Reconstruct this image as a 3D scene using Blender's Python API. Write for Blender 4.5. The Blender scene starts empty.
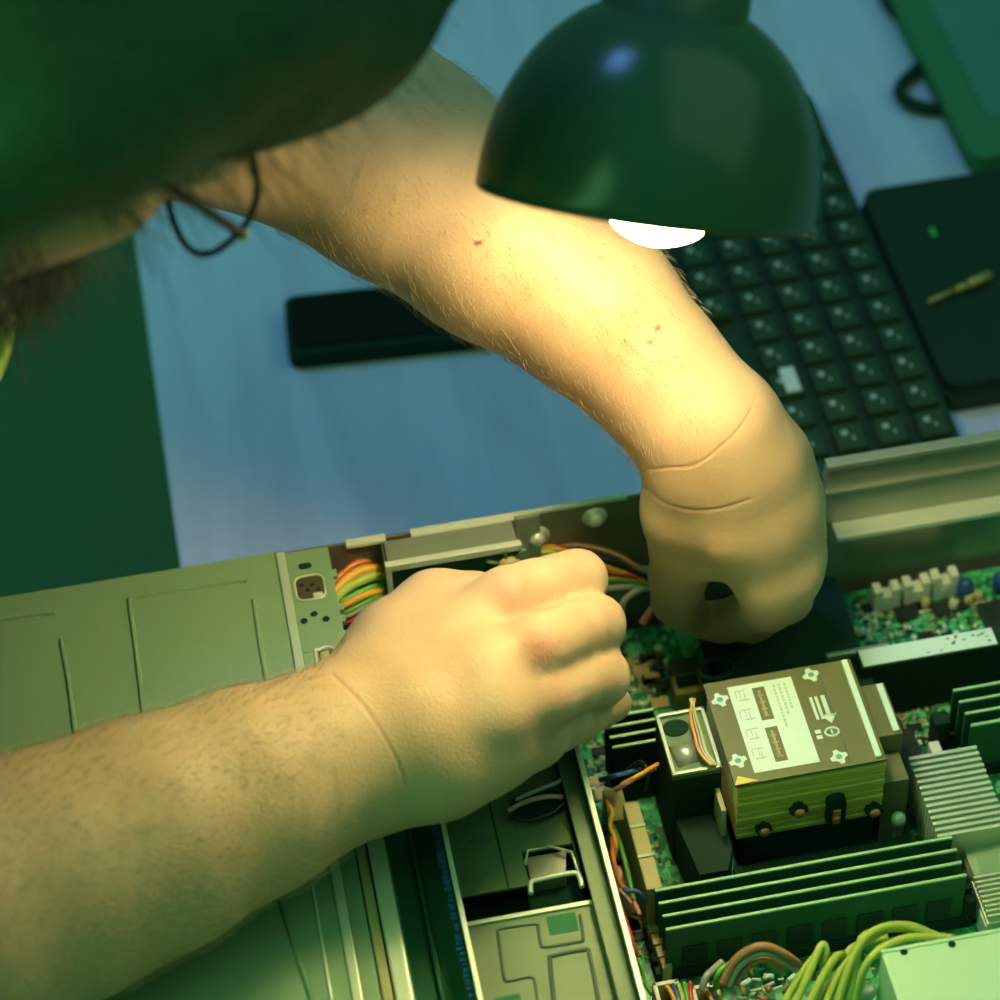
import bpy, bmesh, math, random
import numpy as np
from mathutils import Vector, Matrix, noise
random.seed(7)
C = bpy.context.scene.collection
# ------------------------------------------------------------------ camera geometry
F = 2640.0
dY = Vector((-700, 2700, -F)).normalized()
dX = Vector((1, .165, (-700 + 2700*.165)/F)).normalized()
dZ = dX.cross(dY)
M = Matrix((dX, dY, dZ)).transposed()      # world -> cam
R = M.transposed()
FW = R @ Vector((0, 0, -1)); UPV = R @ Vector((0, 1, 0)); RT = R @ Vector((1, 0, 0))
CAM = Vector((0, 0, .05)) - FW*1.1
def P(px, py, z):
    d = R @ Vector((px-500, 500-py, -F))
    return CAM + d*((z-CAM.z)/d.z)
cam = bpy.data.cameras.new('camera'); co = bpy.data.objects.new('camera', cam); C.objects.link(co)
cam.sensor_width = 36; cam.lens = F*36/1000; cam.clip_start = .05; cam.clip_end = 20
co.matrix_world = Matrix.Translation(CAM) @ R.to_4x4()
cam.dof.use_dof = True; cam.dof.focus_distance = .965; cam.dof.aperture_fstop = 7.5
bpy.context.scene.camera = co
vs = bpy.context.scene.view_settings
vs.view_transform = 'Standard'; vs.look = 'None'; vs.gamma = 1; vs.use_curve_mapping = False; vs.exposure = 0
# ------------------------------------------------------------------ materials
def mat(name, col, rough=.5, metal=0, emit=None, es=0, bump=0, bscale=200, var=0, vscale=30, coat=0, sss=0, spec=.5):
    m = bpy.data.materials.new(name); m.use_nodes = True
    nt = m.node_tree; b = nt.nodes['Principled BSDF']
    b.inputs['Base Color'].default_value = (*col, 1); b.inputs['Roughness'].default_value = rough
    b.inputs['Metallic'].default_value = metal; b.inputs['Specular IOR Level'].default_value = spec
    if coat: b.inputs['Coat Weight'].default_value = coat
    if sss:
        b.inputs['Subsurface Weight'].default_value = sss
        b.inputs['Subsurface Radius'].default_value = (1, .35, .2); b.inputs['Subsurface Scale'].default_value = .004
    if emit: b.inputs['Emission Color'].default_value = (*emit, 1); b.inputs['Emission Strength'].default_value = es
    tc = nt.nodes.new('ShaderNodeTexCoord')
    if var or not bump:
        n = nt.nodes.new('ShaderNodeTexNoise'); n.inputs['Scale'].default_value = vscale; n.inputs['Detail'].default_value = 4
        nt.links.new(tc.outputs['Object'], n.inputs['Vector'])
        mx = nt.nodes.new('ShaderNodeMix'); mx.data_type = 'RGBA'
        v = var or .06
        mx.inputs[6].default_value = tuple(max(0, c*(1-v)) for c in col)+(1,)
        mx.inputs[7].default_value = tuple(min(1, c*(1+v)) for c in col)+(1,)
        nt.links.new(n.outputs['Fac'], mx.inputs[0]); nt.links.new(mx.outputs[2], b.inputs['Base Color'])
    if bump:
        n = nt.nodes.new('ShaderNodeTexNoise'); n.inputs['Scale'].default_value = bscale; n.inputs['Detail'].default_value = 5
        nt.links.new(tc.outputs['Object'], n.inputs['Vector'])
        bp = nt.nodes.new('ShaderNodeBump'); bp.inputs['Strength'].default_value = bump; bp.inputs['Distance'].default_value = .001
        nt.links.new(n.outputs['Fac'], bp.inputs['Height']); nt.links.new(bp.outputs[0], b.inputs['Normal'])
    return m
K = {}
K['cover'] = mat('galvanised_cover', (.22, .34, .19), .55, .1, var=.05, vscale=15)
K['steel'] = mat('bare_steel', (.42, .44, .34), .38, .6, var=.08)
K['bright'] = mat('bright_steel', (.8, .82, .68), .35, .3)
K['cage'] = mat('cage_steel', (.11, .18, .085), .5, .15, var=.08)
K['wall'] = mat('inner_wall_steel', (.24, .22, .16), .4, .5, var=.15, vscale=60)  # steel darkened in its colour for the shadow on this wall
K['dark'] = mat('black_plastic', (.008, .032, .018), .75, spec=.2)  # black, with a green haze tint put into the colour
K['darkg'] = mat('haze_lifted_black', (.045, .18, .09), .8, spec=.1)  # green haze lift painted into this black's base colour
K['hole'] = mat('dark_recess', (.008, .035, .02), .9, spec=.1)
K['white'] = mat('white_plastic', (.78, .80, .68), .5)
K['label'] = mat('label_paper', (.66, .82, .74), .6)
K['ink'] = mat('printed_ink', (.08, .12, .09), .7)
K['inklt'] = mat('faint_ink', (.42, .55, .46), .7)
K['wink'] = mat('white_print', (.62, .78, .66), .6)
K['olive'] = mat('olive_plate', (.13, .145, .06), .5, .1, var=.08)
K['fin'] = mat('fin_brass', (.68, .60, .14), .35, .3, var=.2, vscale=80)
K['copper'] = mat('copper', (.75, .32, .15), .35, .5)
K['pcbm'] = mat('module_board', (.02, .11, .05), .45)
K['edge'] = mat('module_edge', (.32, .55, .30), .4)
K['chip'] = mat('black_chip', (.015, .025, .02), .4)
K['yellow'] = mat('yellow_wire', (.46, .56, .10), .4)
K['amber'] = mat('amber_wire', (.8, .38, .04), .4)
K['orange'] = mat('orange_wire', (.65, .16, .04), .4)
K['red'] = mat('red_wire', (.5, .05, .03), .4)
K['green'] = mat('green_wire', (.10, .38, .06), .4)
K['grey'] = mat('grey_wire', (.4, .4, .33), .4)
K['brown'] = mat('brown_wire', (.42, .2, .1), .4)
K['pink'] = mat('pink_wire', (.7, .33, .3), .4)
K['bluew'] = mat('blue_wire', (.05, .12, .35), .4)
K['blackw'] = mat('black_wire', (.01, .015, .012), .4)
K['tan'] = mat('tan_plastic', (.42, .38, .17), .5)
K['ltgreen'] = mat('light_green_pads', (.38, .6, .35), .4)
K['blue'] = mat('blue_cap', (.02, .07, .28), .35)
K['alu'] = mat('aluminium_fin', (.6, .68, .5), .4, .35)
K['psu'] = mat('psu_steel', (.50, .74, .50), .5, .1, var=.03)
K['shade'] = mat('shade_enamel', (.035, .10, .055), .22, .0, spec=.3)  # black enamel, raised to green in the colour to carry the haze
K['glasses'] = mat('dark_frame', (.005, .012, .008), .6, spec=.1)
K['shadein'] = mat('shade_inside', (.85, .8, .6), .4)
K['bulb'] = mat('lit_bulb', (1, 1, 1), .4, emit=(1, .85, .46), es=78)
K['key'] = mat('key_plastic', (.022, .06, .032), .7, spec=.15)
K['legend'] = mat('key_legend', (.34, .42, .40), .6)
K['kbody'] = mat('keyboard_body', (.018, .05, .028), .7, spec=.15)
K['hair'] = mat('dark_hair', (.045, .11, .06), .7, spec=.15, var=.4, vscale=300, bump=.5, bscale=500)  # dark hair; the green haze over it is painted into the colour
K['beard'] = mat('beard_hair', (.035, .04, .014), .6, var=.3, vscale=300)
K['shirt'] = mat('dark_shirt', (.012, .03, .018), .85, bump=.3, bscale=900)
K['collar'] = mat('lime_fabric', (.65, .85, .16), .8, bump=.4, bscale=1200)
K['cuff'] = mat('pale_green_fabric', (.45, .6, .35), .8, bump=.3, bscale=900)
K['floor'] = mat('dark_floor', (.09, .17, .085), .8, spec=.1)  # floor colour raised and greened to imitate haze over the dark
K['glass'] = mat('screen_glass', (.06, .2, .17), .15, coat=.5)
K['gold'] = mat('brass_pen', (.42, .33, .10), .35, .4)
K['led'] = mat('green_led', (.02, .2, .03), .4, emit=(.02, .35, .05), es=.25)
K['lens'] = mat('clear_lens', (1, 1, 1), .02)
lb = K['lens'].node_tree.nodes['Principled BSDF']; lb.inputs['Transmission Weight'].default_value = 1; lb.inputs['IOR'].default_value = 1.05
# clear spectacle lens must keep its clear colour
for l in list(K['lens'].node_tree.links):
    if l.to_socket == lb.inputs['Base Color']: K['lens'].node_tree.links.remove(l)
def desk_mat():
    m = bpy.data.materials.new('painted_wood'); m.use_nodes = True; nt = m.node_tree; b = nt.nodes['Principled BSDF']
    tc = nt.nodes.new('ShaderNodeTexCoord'); mp = nt.nodes.new('ShaderNodeMapping'); mp.inputs['Scale'].default_value = (14, 1.6, 1)
    mp.inputs['Rotation'].default_value = (0, 0, .04)
    n = nt.nodes.new('ShaderNodeTexNoise'); n.inputs['Scale'].default_value = 3.2; n.inputs['Detail'].default_value = 7; n.inputs['Distortion'].default_value = .6
    r = nt.nodes.new('ShaderNodeValToRGB'); r.color_ramp.elements[0].position = .3; r.color_ramp.elements[1].position = .62
    r.color_ramp.elements[0].color = (.40, .43, .60, 1); r.color_ramp.elements[1].color = (.48, .52, .72, 1)
    nt.links.new(tc.outputs['Object'], mp.inputs[0]); nt.links.new(mp.outputs[0], n.inputs['Vector'])
    nt.links.new(n.outputs['Fac'], r.inputs[0]); nt.links.new(r.outputs[0], b.inputs['Base Color'])
    b.inputs['Roughness'].default_value = .55
    return m
K['desk'] = desk_mat()
def pcb_mat():
    m = bpy.data.materials.new('circuit_board'); m.use_nodes = True; nt = m.node_tree; b = nt.nodes['Principled BSDF']
    tc = nt.nodes.new('ShaderNodeTexCoord')
    v = nt.nodes.new('ShaderNodeTexVoronoi'); v.distance = 'CHEBYCHEV'; v.inputs['Scale'].default_value = 210
    n = nt.nodes.new('ShaderNodeTexNoise'); n.inputs['Scale'].default_value = 110; n.inputs['Detail'].default_value = 3
    br = nt.nodes.new('ShaderNodeTexVoronoi'); br.distance = 'CHEBYCHEV'; br.inputs['Scale'].default_value = 420
    rb = nt.nodes.new('ShaderNodeValToRGB'); rb.color_ramp.interpolation = 'CONSTANT'
    rb.color_ramp.elements[0].color = (.018, .15, .06, 1); rb.color_ramp.elements[1].position = .45; rb.color_ramp.elements[1].color = (.03, .34, .13, 1)
    for pz, cz_ in ((.68, (.10, .55, .24, 1)), (.84, (.01, .05, .02, 1)), (.93, (.5, .62, .34, 1))):
        e_ = rb.color_ramp.elements.new(pz); e_.color = cz_
    nt.links.new(br.outputs['Color'], rb.inputs[0])
    for q in (v, n, br): nt.links.new(tc.outputs['Object'], q.inputs['Vector'])
    r = nt.nodes.new('ShaderNodeValToRGB'); r.color_ramp.interpolation = 'CONSTANT'
    e = r.color_ramp.elements; e[0].position = 0; e[0].color = (.45, .55, .25, 1); e[1].position = .09; e[1].color = (0, 0, 0, 1)
    nt.links.new(v.outputs['Distance'], r.inputs[0])
    th = nt.nodes.new('ShaderNodeMath'); th.operation = 'GREATER_THAN'; th.inputs[1].default_value = .62; nt.links.new(n.outputs['Fac'], th.inputs[0])
    mx = nt.nodes.new('ShaderNodeMix'); mx.data_type = 'RGBA'; nt.links.new(th.outputs[0], mx.inputs[0])
    nt.links.new(rb.outputs[0], mx.inputs[6]); mx.inputs[7].default_value = (.05, .42, .19, 1)
    ad = nt.nodes.new('ShaderNodeMix'); ad.data_type = 'RGBA'; ad.blend_type = 'ADD'; ad.inputs[0].default_value = .8
    nt.links.new(mx.outputs[2], ad.inputs[6]); nt.links.new(r.outputs[0], ad.inputs[7]); nt.links.new(ad.outputs[2], b.inputs['Base Color'])
    b.inputs['Roughness'].default_value = .35
    return m
K['pcb'] = pcb_mat()
# ------------------------------------------------------------------ mesh helpers
def nb(): return bmesh.new()
def add_box(bm, x0, x1, y0, y1, z0, z1, bev=0, mi=0):
    x0, x1 = sorted((x0, x1)); y0, y1 = sorted((y0, y1)); z0, z1 = sorted((z0, z1))
    r = bmesh.ops.create_cube(bm, size=1, matrix=Matrix.Translation(((x0+x1)/2, (y0+y1)/2, (z0+z1)/2)) @ Matrix.Diagonal((x1-x0, y1-y0, z1-z0, 1)))
    fs = {f for v in r['verts'] for f in v.link_faces}
    for f in fs: f.material_index = mi
    if bev > 0:
        bev = min(bev, .45*min(x1-x0, y1-y0, z1-z0))
        es = {e for v in r['verts'] for e in v.link_edges}
        q = bmesh.ops.bevel(bm, geom=list(es), offset=bev, segments=2, affect='EDGES', profile=.6)
        for f in q['faces']: f.material_index = mi
    return bm
def bx(x0, x1, y0, y1, z0, z1, bev=.0004): return add_box(nb(), x0, x1, y0, y1, z0, z1, bev)
def XY(px, py, z):
    p = P(px, py, z); return p.x, p.y
def pbox(tl, br, zt, zb, bev=.0004, bm=None, mi=0):
    """axis-aligned box whose top far-left and near-right corners stand at the two given points"""
    a = XY(*tl, zt); b = XY(*br, zt)
    return add_box(bm if bm is not None else nb(), a[0], b[0], b[1], a[1], zb, zt, bev, mi)
def add_prism(bm, pts, z0, z1, mi=0):
    lo = [bm.verts.new((p[0], p[1], z0)) for p in pts]; hi = [bm.verts.new((p[0], p[1], z1)) for p in pts]
    fs = [bm.faces.new(hi), bm.faces.new(lo[::-1])]
    n = len(pts)
    for i in range(n): fs.append(bm.faces.new((lo[i], lo[(i+1) % n], hi[(i+1) % n], hi[i])))
    for f in fs: f.material_index = mi
    bmesh.ops.recalc_face_normals(bm, faces=fs)
    return bm
def rrect(x0, x1, y0, y1, r, n=5):
    x0, x1 = sorted((x0, x1)); y0, y1 = sorted((y0, y1)); o = []
    for cx, cy, a in ((x1-r, y1-r, 0), (x0+r, y1-r, 90), (x0+r, y0+r, 180), (x1-r, y0+r, 270)):
        for i in range(n+1):
            t = math.radians(a+90*i/n); o.append((cx+r*math.cos(t), cy+r*math.sin(t)))
    return o
def spline(pts, n=6):
    pts = [Vector(p) for p in pts]
    if len(pts) < 3: return pts
    o = []
    for i in range(len(pts)-1):
        p0 = pts[max(i-1, 0)]; p1 = pts[i]; p2 = pts[i+1]; p3 = pts[min(i+2, len(pts)-1)]
        for k in range(n):
            t = k/n
            o.append(.5*((2*p1)+(-p0+p2)*t+(2*p0-5*p1+4*p2-p3)*t*t+(-p0+3*p1-3*p2+p3)*t**3))
    o.append(pts[-1]); return o
def add_tube(bm, pts, r, seg=8, mi=0, taper=None, smooth=True, n=6, closed=False):
    pts = spline(pts, n) if smooth else [Vector(p) for p in pts]
    rings = []; prev = None; N = len(pts)
    for i, p in enumerate(pts):
        t = (pts[min(i+1, N-1)]-pts[max(i-1, 0)])
        t = t.normalized() if t.length > 1e-9 else Vector((0, 0, 1))
        u = prev - t*prev.dot(t) if prev is not None else t.orthogonal()
        if u.length < 1e-6: u = t.orthogonal()
        u.normalize(); prev = u; w = t.cross(u)
        rr = r if taper is None else r+(taper-r)*i/(N-1)
        rings.append([bm.verts.new(p+(u*math.cos(2*math.pi*k/seg)+w*math.sin(2*math.pi*k/seg))*rr) for k in range(seg)])
    for i in range(N-1):
        for k in range(seg):
            f = bm.faces.new((rings[i][k], rings[i][(k+1) % seg], rings[i+1][(k+1) % seg], rings[i+1][k])); f.smooth = True; f.material_index = mi
    for q in (rings[0][::-1], rings[-1]):
        f = bm.faces.new(q); f.material_index = mi
    return bm
def add_lathe(bm, prof, origin, axis, seg=48, mi=0, cap=False):
    axis = Vector(axis).normalized(); u = axis.orthogonal().normalized(); w = axis.cross(u); origin = Vector(origin)
    rings = [[bm.verts.new(origin+axis*h+(u*math.cos(2*math.pi*k/seg)+w*math.sin(2*math.pi*k/seg))*max(r, 1e-5)) for k in range(seg)] for r, h in prof]
    for i in range(len(rings)-1):
        for k in range(seg):
            f = bm.faces.new((rings[i][k], rings[i][(k+1) % seg], rings[i+1][(k+1) % seg], rings[i+1][k])); f.smooth = True; f.material_index = mi
    if cap:
        bm.faces.new(rings[0][::-1]).material_index = mi; bm.faces.new(rings[-1]).material_index = mi
    return bm
def cyl(bm, c, r, z0, z1, seg=20, mi=0):
    return add_lathe(bm, [(r, z0), (r, z1)], (c[0], c[1], 0), (0, 0, 1), seg, mi, True)
def thing(name, label, cat, loc=(0, 0, 0), group=None):
    o = bpy.data.objects.new(name, None); C.objects.link(o); o.location = loc; o.empty_display_size = .02
    o['label'] = label; o['category'] = cat
    if group: o['group'] = group
    return o
def tag(o, label, cat, group=None):
    o['label'] = label; o['category'] = cat
    if group: o['group'] = group
    return o
def off(o):
    v = Vector((0, 0, 0))
    while o is not None: v += o.location; o = o.parent
    return v
def obj(name, bm, mats, parent=None, label=None, smooth=False):
    me = bpy.data.meshes.new(name)
    bmesh.ops.recalc_face_normals(bm, faces=bm.faces[:])
    if parent is not None:
        bmesh.ops.translate(bm, verts=bm.verts[:], vec=-off(parent)); o_loc = (0, 0, 0)
    else:
        xs = [v.co for v in bm.verts]
        c = Vector(((min(v.x for v in xs)+max(v.x for v in xs))/2, (min(v.y for v in xs)+max(v.y for v in xs))/2, min(v.z for v in xs)))
        bmesh.ops.translate(bm, verts=bm.verts[:], vec=-c); o_loc = c
    if smooth:
        for f in bm.faces: f.smooth = True
    bm.to_mesh(me); bm.free()
    for m in (mats if isinstance(mats, (list, tuple)) else [mats]): me.materials.append(m)
    o = bpy.data.objects.new(name, me); C.objects.link(o); o.location = o_loc
    if parent is not None: o.parent = parent
    if label: o['label'] = label
    return o
def dup(root, delta, label, group=None):
    r = root.copy(); C.objects.link(r); r.location = root.location+Vector(delta); r['label'] = label
    if group: r['group'] = group
    for ch in list(root.children):
        c = ch.copy(); C.objects.link(c); c.parent = r
        for g in ch.children:
            d = g.copy(); C.objects.link(d); d.parent = c
    return r
def wire(pxz, r): return [P(*p) for p in pxz]
# ================================================================== SETTING
fl = obj('floor', bx(-2.5, 2.5, -2.5, 2.5, -.78, -.74, 0), K['floor']); fl['kind'] = 'structure'
# desk
DX0, DX1, DY0, DY1 = -.137, 1.1, -.55, .75
d = thing('desk', 'blue-grey painted wooden desk with visible grain under the server', 'desk', (.4, .1, -.74))
obj('tabletop', bx(DX0, DX1, DY0, DY1, -.025, 0, .002), K['desk'], d)
for x in (DX0+.05, DX1-.05):
    for y in (DY0+.05, DY1-.05): obj('leg', bx(x-.025, x+.025, y-.025, y+.025, -.74, -.025, .002), K['desk'], d)
# ------------------------------------------------------------------ items behind the server
a = P(289, 292, .012); b = P(492, 350, .012)
ph = thing('smartphone', 'black rounded slab-like phone lying flat on the desk, partly under the forearm', 'phone', ((a.x+.05), .16, 0))
x0, x1, y0, y1 = a.x-.003, a.x+.135, P(289, 352, .012).y, a.y-.001
def rot_pts(pts, c, ang): return [(c[0]+(x-c[0])*math.cos(ang)-(y-c[1])*math.sin(ang), c[1]+(x-c[0])*math.sin(ang)+(y-c[1])*math.cos(ang)) for x, y in pts]
PA = -.075
obj('body', add_prism(nb(), rot_pts(rrect(x0, x1, y0, y1, .006), (x0, y1), PA), .0005, .0105), K['dark'], ph)
obj('screen', add_prism(nb(), rot_pts(rrect(x0+.003, x1-.003, y0+.003, y1-.003, .004), (x0, y1), PA), .0105, .0118), mat('phone_glass', (.006, .010, .006), .6, spec=.08), ph)
# keyboard (long side running away from the camera)
kb = thing('keyboard', 'black keyboard with pale legends lying between the lamp and the server wall', 'keyboard', (.15, .12, 0))
KX0, KX1, KY0, KY1 = .092, .2110, -.02, .279
obj('base', bx(KX0, KX1, KY0, KY1, .001, .014, .003), K['kbody'], kb)
obj('top_bezel', bx(KX0+.002, KX1-.002, KY0+.002, KY1-.002, .014, .0155, .0005), K['kbody'], kb)
def keymesh(wy, fill=False):
    bm = nb(); add_box(bm, -.0066, .0066, -wy/2, wy/2, 0, .006, .0012)
    if fill: add_box(bm, -.003, .003, -.006, .006, .006, .0063, 0, 1)
    else:
        add_box(bm, -.0032, -.0005, .0005, .0035, .006, .0062, 0, 1); add_box(bm, .001, .0018, -.003, -.0005, .006, .0062, 0, 1)
    return bm
k0 = None
for iy in range(15):
    for ix in range(6):
        x = KX0+.0125+ix*.0187; y = KY0+.013+iy*.0192
        if ix == 1 and iy in (5, 6): continue
        if k0 is None:
            bm = keymesh(.0155); bmesh.ops.translate(bm, verts=bm.verts[:], vec=(x, y, .0155)); k0 = obj('key', bm, [K['key'], K['legend']], kb); kx, ky = x, y
        else:
            k = k0.copy(); C.objects.link(k); k.location = (x-kx, y-ky, 0); k.parent = kb
wk = P(790, 382, .02)
bm = nb(); add_box(bm, wk.x-.0035, wk.x+.0035, wk.y-.008, wk.y+.008, .0157, .0222, .0008)
obj('key', bm, mat('white_key', (.55, .68, .66), .4), kb, 'small white key')
# closed laptop right of the keyboard
a = P(856, 190, .02); lp = thing('laptop', 'closed black laptop lying at the right edge, beside the keyboard', 'laptop', (a.x+.1, .15, 0))
LX0 = .2116; LY1 = P(915, 176, .02).y; LY0 = P(968, 386, .016).y
obj('base', add_prism(nb(), rrect(LX0, .44, LY0, LY1, .008), .001, .010), K['kbody'], lp)
obj('lid', add_prism(nb(), rrect(LX0+.001, .439, LY0+.001, LY1-.001, .008), .0105, .017), K['dark'], lp)
g = P(933, 232, .0172); obj('indicator_light', bx(g.x-.0012, g.x+.0012, g.y-.003, g.y+.003, .0168, .0174, 0), K['led'], lp, 'small green light')
bm = nb(); add_tube(bm, [P(928, 302, .0205), P(955, 290, .0205)], .0011, smooth=False); add_tube(bm, [P(955, 290, .0205), P(972, 283, .0205)], .0017, smooth=False)
pn = thing('pen', 'thin brass-coloured pen lying on the closed black laptop', 'pen', P(955, 290, .018))
obj('barrel', bm, K['gold'], pn)
obj('cap', add_tube(nb(), [P(968, 285, .0208), P(990, 275, .0208)], .0024, smooth=False), K['gold'], pn)
# tablet in the far right corner
tb = thing('tablet', 'dark framed tablet with teal glass screen in the far right corner of the desk', 'tablet', (P(985, 80, .012).x, .3, 0))
TX0 = P(972, 158, .012).x; TY0 = P(990, 165, .012).y+.006
obj('frame', add_prism(nb(), rrect(TX0, TX0+.22, TY0, TY0+.32, .008), .001, .012), K['darkg'], tb)
obj('screen', add_prism(nb(), rrect(TX0+.017, TX0+.205, TY0+.03, TY0+.30, .003), .012, .0128), K['glass'], tb)
cb = obj('charging_cable', add_tube(nb(), [P(882, -20, .004), P(886, 0, .004), P(905, 22, .004), P(925, 36, .004), P(940, 60, .004), P(922, 66, .004), P(900, 88, .004), P(912, 104, .005), P(945, 110, .0035), P(966, 100, .0035)], .0034, n=8), K['dark'])
tag(cb, 'thick black cable curled into a loop beside the tablet', 'cable')
cb = obj('power_cable', add_tube(nb(), [P(925, 370, .003), P(945, 381, .003), P(970, 391, .003), P(1010, 398, .003), P(1060, 396, .003)], .0022), K['brown'])
tag(cb, 'thin brown cable on the desk in front of the laptop', 'cable')
# ------------------------------------------------------------------ SERVER CHASSIS
ZT = .088; YW = -.045
ch = thing('server_chassis', 'open grey steel server chassis lying on the desk', 'server chassis', (0, -.2, 0))
obj('bottom_tray', bx(-.33, .33, -.46, YW, .001, .003), K['steel'], ch)
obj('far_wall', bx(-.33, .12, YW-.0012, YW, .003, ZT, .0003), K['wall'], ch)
# taller flanged wall right of the hand
bm = nb(); xr = P(825, 462, ZT).x
add_box(bm, xr, .33, YW-.0014, YW+.001, .003, ZT+.001, .0003)
add_box(bm, xr, .33, YW-.004, YW+.001, ZT-.0012, ZT+.0012, .0004)
add_box(bm, xr, .33, YW-.0035, YW-.001, ZT-.016, ZT-.0145, .0004)
add_box(bm, xr+.004, .33, YW-.010, YW-.001, .0500, .0530, .0008, 1)
obj('flange_wall', bm, [K['steel'], K['bright']], ch)
bm = nb()
for x0, x1 in ((345, 386), (412, 520), (520, 640)):
    p = XY(x0, 540, ZT); q = XY(x1, 540, ZT); add_box(bm, p[0], q[0], YW-.0032 if x0 != 520 else YW-.0015, YW+.0006, ZT-.001, ZT+.0006, .0002)
obj('wall_lip', bm, K['bright'], ch)
for px, py, r in ((535, 531, .0032), (592, 516, .003)):
    p = P(px, py, .075); z = .088-(py-(509 if px < 560 else 503))/ (2.4*.69)/1000
    bm = add_lathe(nb(), [(r*1.7, 0), (r*1.7, .0006), (r, .0008), (r, .003), (r*.6, .0042), (.0001, .0044)], (p.x, YW-.0012, z), (0, -1, 0), 20)
    obj('rivet', bm, K['bright'], ch)
obj('near_tray_side', bx(-.33, .33, -.462, -.460, .003, ZT-.02), K['steel'], ch)
# left strip with holes
sx0, sx1 = -.0925, -.0755
bm = nb(); add_box(bm, sx0, sx1, -.0985, YW-.001, ZT-.0025, ZT, .0003); add_box(bm, sx0, sx1-.011, -.46, -.0985, ZT-.0025, ZT, .0003); add_box(bm, sx1-.0045, sx1, -.46, -.0985, ZT-.0025, ZT, .0003)
for y in (-.060, -.078, -.084, -.092, -.098): add_box(bm, sx1-.0005, sx1+.0016, y-.0018, y+.0018, ZT-.0025, ZT-.0002, .0002)
st = obj('perforated_strip', bm, K['cover'], ch)
p = P(305, 566, ZT); obj('oval_hole', add_prism(nb(), rrect(p.x-.0026, p.x+.0026, p.y-.0016, p.y+.0016, .0014), ZT, ZT+.00012), K['hole'], st)
p = P(310, 588, ZT); hb = obj('connector_opening', add_prism(nb(), rrect(p.x-.0052, p.x+.0052, p.y-.0058, p.y+.0058, .0028), ZT, ZT+.00015), mat('opening_brown', (.07, .05, .02), .6), st)
bm = nb(); ring = rrect(p.x-.0056, p.x+.0056, p.y-.0062, p.y+.0062, .003); add_tube(bm, [Vector((x, y, ZT+.0003)) for x, y in ring+ring[:1]], .0004, 6, smooth=False)
add_box(bm, p.x+.0008, p.x+.0045, p.y-.0056, p.y-.0035, ZT, ZT+.0008, .0002); obj('opening_rim', bm, K['bright'], st)
bm = nb()
for dx, dy in ((-.003, .002), (.001, .0015), (-.001, -.001), (.003, -.0015)): add_box(bm, p.x+dx-.0008, p.x+dx+.0008, p.y+dy-.0006, p.y+dy+.0006, ZT, ZT+.0004, 0)
obj('connector_pin', bm, K['hole'], st)
for px, py in ((304, 621), (314, 614), (326, 619)):
    p = P(px, py, ZT); obj('screw_hole', add_prism(nb(), rot_pts(rrect(p.x-.0014, p.x+.0014, p.y-.0013, p.y+.0013, .0011), (p.x, p.y), .5), ZT, ZT+.00012), K['hole'], st)
obj('slot_recess', bx(sx0+.0045, sx1-.0035, -.46, -.0985, ZT-.009, ZT-.0082), K['hole'], ch)
obj('ivory_rib', bx(sx0+.0065, sx1-.0068, -.46, -.0985, ZT-.008, ZT-.0006, .0008), K['tan'], ch)
obj('side_rail', bx(sx1-.0062, sx1-.0002, -.46, -.160, ZT-.006, ZT+.0012, .0008), K['alu'], ch)
obj('slot_rim', add_tube(nb(), [Vector((x, y, ZT+.0002)) for x, y in ((sx0+.0048, -.135), (sx0+.0048, -.101), (sx0+.0062, -.0985), (sx0+.0095, -.0975), (sx1-.0045, -.099))], .0006, 6), K['bright'], ch)
# trough between strip and cage
obj('trough_floor', bx(-.0755, -.0545, -.46, -.10, .066, .068), K['darkg'], ch)
obj('trough_side', bx(-.0758, -.0748, -.46, -.10, .003, ZT-.003), K['darkg'], ch)
obj('trough_ridge', bx(-.066, -.0645, -.46, -.16, .068, .071), K['darkg'], ch)
obj('cage_wall', bx(-.0545, -.0533, -.46, -.155, .003, ZT+.0005, .0003), K['cage'], ch)
obj('cage_wall_edge', bx(-.0549, -.0531, -.46, -.170, ZT+.0003, ZT+.0016, .0003), K['bright'], ch)
bm = nb(); add_box(bm, -.0012, .0, -.46, -.155, .003, ZT+.0005, .0003)
obj('board_divider', bm, K['cage'], ch)
obj('divider_edge', bx(-.0016, .0004, -.46, -.155, ZT+.0003, ZT+.0018, .0003), K['alu'], ch)
obj('divider_ledge', bx(-.008, -.0016, -.46, -.155, ZT-.008, ZT-.006, .0003), K['cage'], ch)
# blue chipped tape along the trough
bm = nb(); rr = random.Random(3)
for i in range(46):
    y = -.172-i*.0021+rr.uniform(-.0006, .0006); w = rr.uniform(.0005, .0016)
    add_box(bm, -.0564-w, -.0552, y-rr.uniform(.0003, .0011), y+.0008, .080+rr.uniform(-.002, .002), .0835, .0002)
tp = obj('blue_tape', bm, mat('blue_tape_material', (.03, .16, .38), .5)); tag(tp, 'ragged blue adhesive tape line along the left wall of the drive cage', 'tape')
# cage cover, upper plate with arrow, slot and latch recess
ZC = .076
p0 = XY(447, 903, ZC)[1]
up = thing('drive_cage_cover', 'grey-green metal cover plate with arrow mark and latch, below the right hand', 'cover plate', (-.027, -.19, ZC))
Yb = XY(450, 899, ZC)[1]; Yt = -.120
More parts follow.
